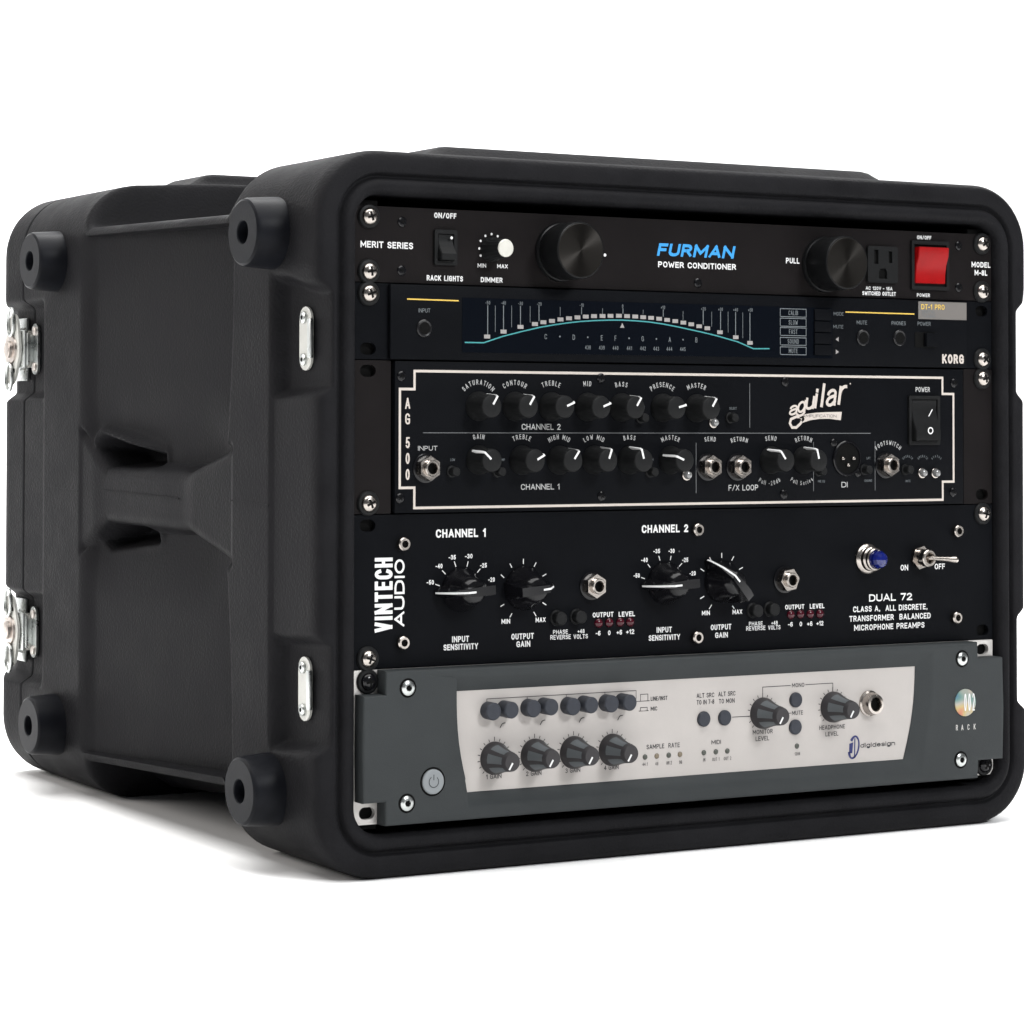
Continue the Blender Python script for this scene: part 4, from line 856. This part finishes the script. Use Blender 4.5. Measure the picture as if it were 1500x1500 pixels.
for p in ((29.6, 78.6), (29.0, 12.8), (446.5, 78.5), (445.1, 13.3)):
    ring = MB().lathe([(5.6, -.05), (4.6, -.3), (4.5, .2)], (0, 0), 24).build("bezel_screw", DARK, di, (p[0], yb, p[1]))
    MB().lathe([(4.4, .2), (4.3, -.6), (3.4, -1.3), (1.9, -1.5), (1.7, -.9)], (0, 0), 24).build("screw_head", ZINC, ring)
    MB().lathe([(1.8, -1.15), (.9, -1.15), (.1, -1.15)], (0, 0), 12, fn=lambda r, a, y: r * (1 + .2 * math.cos(6 * a))).build("star_recess", DARK, ring)
p = (46.3, 24.1)
o = MB().lathe([(8.4, -.05), (7.6, -.35), (7.4, .2)], (0, 0), 36).build("power_button", DARK, di, (p[0], yb, p[1]))
MB().lathe([(7.2, .2), (7.1, -.7), (6.6, -1.1), (.3, -1.25)], (0, 0), 36).build("button_cap", PWRB, o)
k = Ink(o, BEZEL); k.line([(3.2 * math.cos(math.radians(a)), 3.2 * math.sin(math.radians(a))) for a in range(125, 416, 20)], .45, -1.2); k.line([(0, 1.2), (0, 4)], .45, -1.2)
p = (448.7, 50.1)
o = MB().lathe([(8.8, -.05), (8.8, -.6), (8.2, -.8), (.3, -1.0)], (0, 0), 36).build("round_badge", IRID, di, (p[0], yb, p[1]))
k = Ink(o, WHITE, 'badge_numeral')
for i, ch in enumerate("002"): k.ctext(ch, (-.6 + i * 3.5, .2), 11.2, -1.0, -0.02, .34)
W = Ink(di, EAR); D = Ink(di, INKD); N = Ink(di, INKN); LL = Ink(di, INKD)
for ch, p in zip("RACK", ((441.8, 34.2), (446.4, 34.1), (451.6, 34.1), (456.9, 34.1))): W.ctext(ch, p, 3.6, yb, 0.0, .8)
def dt(t, a, b, h=2.7, bold=0.012): D.text(t, a, b, h, ypl, bold)
dt("1 GAIN", (85.4, 22.5), (96.0, 22.3)); dt("2 GAIN", (113.2, 22.6), (124.0, 22.5)); dt("3 GAIN", (141.0, 22.7), (151.6, 22.6)); dt("4 GAIN", (168.8, 22.8), (179.4, 22.6))
dt("LINE/INST", (203.0, 62.5), (215.4, 62.4), 2.5, .02); dt("MIC", (203.0, 56.4), (207.8, 56.4), 2.5, .02)
dt("SAMPLE  RATE", (199.9, 33.5), (224.6, 33.2), 2.8)
dt("ALT SRC", (237.4, 62.6), (250.7, 62.4), 2.8); dt("TO IN 7-8", (237.4, 58.5), (250.7, 58.3), 2.8)
dt("ALT SRC", (253.8, 62.7), (266.9, 62.7), 2.8); dt("TO MON", (254.3, 58.3), (266.3, 58.3), 2.8)
dt("MIDI", (248.6, 33.6), (255.8, 33.5), 2.6)
dt("MONITOR", (280.3, 37.9), (295.8, 37.9), 2.8); dt("LEVEL", (282.5, 33.8), (293.1, 33.7), 2.8)
dt("MONO", (311.0, 65.6), (320.7, 65.6), 2.6); dt("MUTE", (311.0, 48.4), (319.6, 48.3), 2.6)
dt("HEADPHONE", (332.6, 38.0), (353.2, 37.9), 2.7); dt("LEVEL", (337.5, 33.7), (347.9, 33.7), 2.7)
for t, p in (("44.1", (198.8, 24.5)), ("48", (207.5, 24.3)), ("88.2", (216.7, 24.3)), ("96", (225.3, 24.2)), ("IN", (243.1, 24.5)), ("OUT 1", (251.9, 24.4)), ("OUT 2", (260.8, 24.4)), ("1394", (315.2, 24.1))): LL.ctext(t, p, 2.1, ypl, 0.0, .85)
dt("digidesign", (365.6, 25.3), (394.1, 24.7), 2.9, .02)
zb1 = (137.0, 69.1)[1]
def dl(pts, w_=.4): D.line(pts, w_, ypl)
q0, q1 = (85.8, 69.1), (192.2, 69.3); zl = (q0[1] + q1[1]) / 2
dl([(q0[0], zl - 2.2), (q0[0], zl), (q1[0], zl), (q1[0], (192.4, 62.6)[1]), ((202.0, 62.4)[0], (192.4, 62.6)[1])], .35)
for u in ((113.9, 69.4), (141.6, 68.9), (169.4, 68.8)): dl([(u[0], zl), (u[0], zl - 2.2)], .35)
a, b = (195.4, 62.7), (200.9, 66.7); dl([(a[0], a[1]), (a[0], b[1]), (b[0], b[1]), (b[0], a[1])], .35)
a, b = (195.4, 56.7), (200.4, 58.7); dl([(a[0] - 1, a[1]), (a[0], a[1]), (a[0], b[1]), (b[0], b[1]), (b[0], a[1]), (b[0] + 1, a[1]), (a[0] - 1, a[1])], .35)
for c in ((96.7, 53.4), (124.7, 53.6), (152.5, 53.6), (180.4, 53.6)): dl([(c[0] - 1.6, c[1] - 1.3), (c[0] - .4, c[1] + .6), (c[0] + .6, c[1] + 1.1), (c[0] + 1.8, c[1] + 1.2)], .5)
dl([(264.5, 49.5), (278.4, 49.4)])
m0, m1, m2 = (288.0, 66.8), (309.7, 67.0), (343.5, 67.0); zm = (m0[1] + m2[1]) / 2
dl([(m0[0], (288.0, 59.9)[1]), (m0[0], zm), (m1[0], zm)]); dl([((321.8, 67.3)[0], zm), (m2[0], zm), (m2[0], (343.4, 60.3)[1])])
dl([(305.6, 49.7), (310.4, 49.7)]); dl([(360.1, 50.4), (370.1, 50.4)])
def fknob(c):
    for k in range(-7, 8):
        a = math.radians(90 - k * 19.5); r0, r1 = 10.3, (12.3 if k == 0 else 11.5)
        D.line([(c[0] + r0 * math.cos(a), c[1] + r0 * math.sin(a)), (c[0] + r1 * math.cos(a), c[1] + r1 * math.sin(a))], .45, ypl, name='dial_tick')
    o = MB().lathe([(9.7, 0), (9.7, -1.6), (8.9, -4), (7.2, -8.5), (6.2, -13), (5.4, -18.8), (4.9, -19.6), (.3, -19.8)], (0, 0), 48).build("level_knob", KDIG, di, (c[0], ypl, c[1]))
    an = math.radians(90 + 148); ca, sa = math.cos(an), math.sin(an)
    st = MB(); st.add([(r * ca + s_ * .55 * sa, -19.95, r * sa - s_ * .55 * ca) for r, s_ in ((5.0, 1), (5.0, -1), (.4, -1), (.4, 1))], [(0, 1, 2, 3)]); st.build("pointer_line", WHITE, o, fix=False)
    for ph in (112, 232, 352, 172, 292, 52):
        a = math.radians(ph + 2); g_ = MB(); V_ = []
        for y, rr in ((-5.2, 8.5), (-9, 7.25), (-13, 6.35), (-16.6, 5.9)):
            for d_ in (-.33, -.11, .11, .33): V_.append((rr * math.cos(a + d_ * 1.05), y, rr * math.sin(a + d_ * 1.05)))
        F_l = [(i * 4 + j, i * 4 + j + 1, (i + 1) * 4 + j + 1, (i + 1) * 4 + j) for i in range(3) for j in range(3)]
        g_.add(V_, F_l).build("grip_pad", KGRIP, o)
for p in ((91.1, 34.4), (119.1, 34.6), (146.8, 34.6), (174.7, 34.5), (288.0, 50.8), (343.4, 51.9)): fknob(p)
# slate push buttons, first of each pair pressed in
def btn(c, h, r=5.7): 
    MB().lathe([(r, 0), (r, -h + .7), (r - .6, -h), (.3, -h - .2)], (0, 0), 30).build("push_button", BTNG, di, (c[0], ypl, c[1]))
for a, b in (((86.5, 62.5), (97.4, 63.0)), ((114.3, 62.8), (125.2, 63.4)), ((142.4, 62.6), (153.6, 63.2)), ((169.9, 62.9), (181.4, 63.3))): btn(a, 7, 5.2); btn(b, 9.5, 4.9)
for p in ((242.4, 49.5), (258.3, 49.5), (313.6, 57.8), (313.2, 40.9)): btn(p, 1.8, 4.7)
for p, m_ in (((198.8, 28.8), OLED), ((207.5, 28.9), YLED), ((216.4, 28.9), OLED), ((224.8, 28.9), YLED), ((242.8, 28.9), OLED), ((251.9, 28.9), OLED), ((260.7, 28.9), OLED), ((314.8, 28.9), OLED)):
    MB().lathe([(1.7, 0), (1.6, -.4), (.9, -.9), (.1, -1)], (0, 0), 16).build("status_led", m_, di, (p[0], ypl, p[1]))
p = (372.9, 52.8)
o = MB().lathe([(8.2, 0), (8.2, -1), (7.2, -1.8), (7.0, -4.6), (6.2, -6.6), (4.6, -6.9), (4.2, -6.2), (4.1, -2)], (0, 0), 36).build("headphone_jack", NICKEL, di, (p[0], ypl, p[1]))
MB().lathe([(4.2, -3.2), (2, -3.2), (.1, -3.2)], (0, 0), 20).build("jack_shade", DARK, o)  # black disc, the socket's inner shade put into colour
# round d emblem
c = (360.3, 25.6); rot = math.radians(-14)
def ep(a, rx, rz): x, z = rx * math.cos(a), rz * math.sin(a); return (c[0] + x * math.cos(rot) - z * math.sin(rot), c[1] + x * math.sin(rot) + z * math.cos(rot))
ringp = [(ep(math.radians(a), 4.6, 7.6), ep(math.radians(a), 3.3 if -60 < a < 60 else 2.3, 6.4)) for a in range(-150, 151, 12)]
for (a1, b1), (a2, b2) in zip(ringp, ringp[1:]): N.poly([a1, a2, b2, b1], ypl)
N.poly([(c[0] - 3.6, c[1] + 2.4), (c[0] - .4, c[1] + 3.2), (c[0] - 1.2, c[1] - 3.8), (c[0] - 3.8, c[1] - 3.4)], ypl)
N.line([(c[0] + .9, c[1] + 5.2), (c[0] + .6, c[1] - 6.2)], .9, ypl)
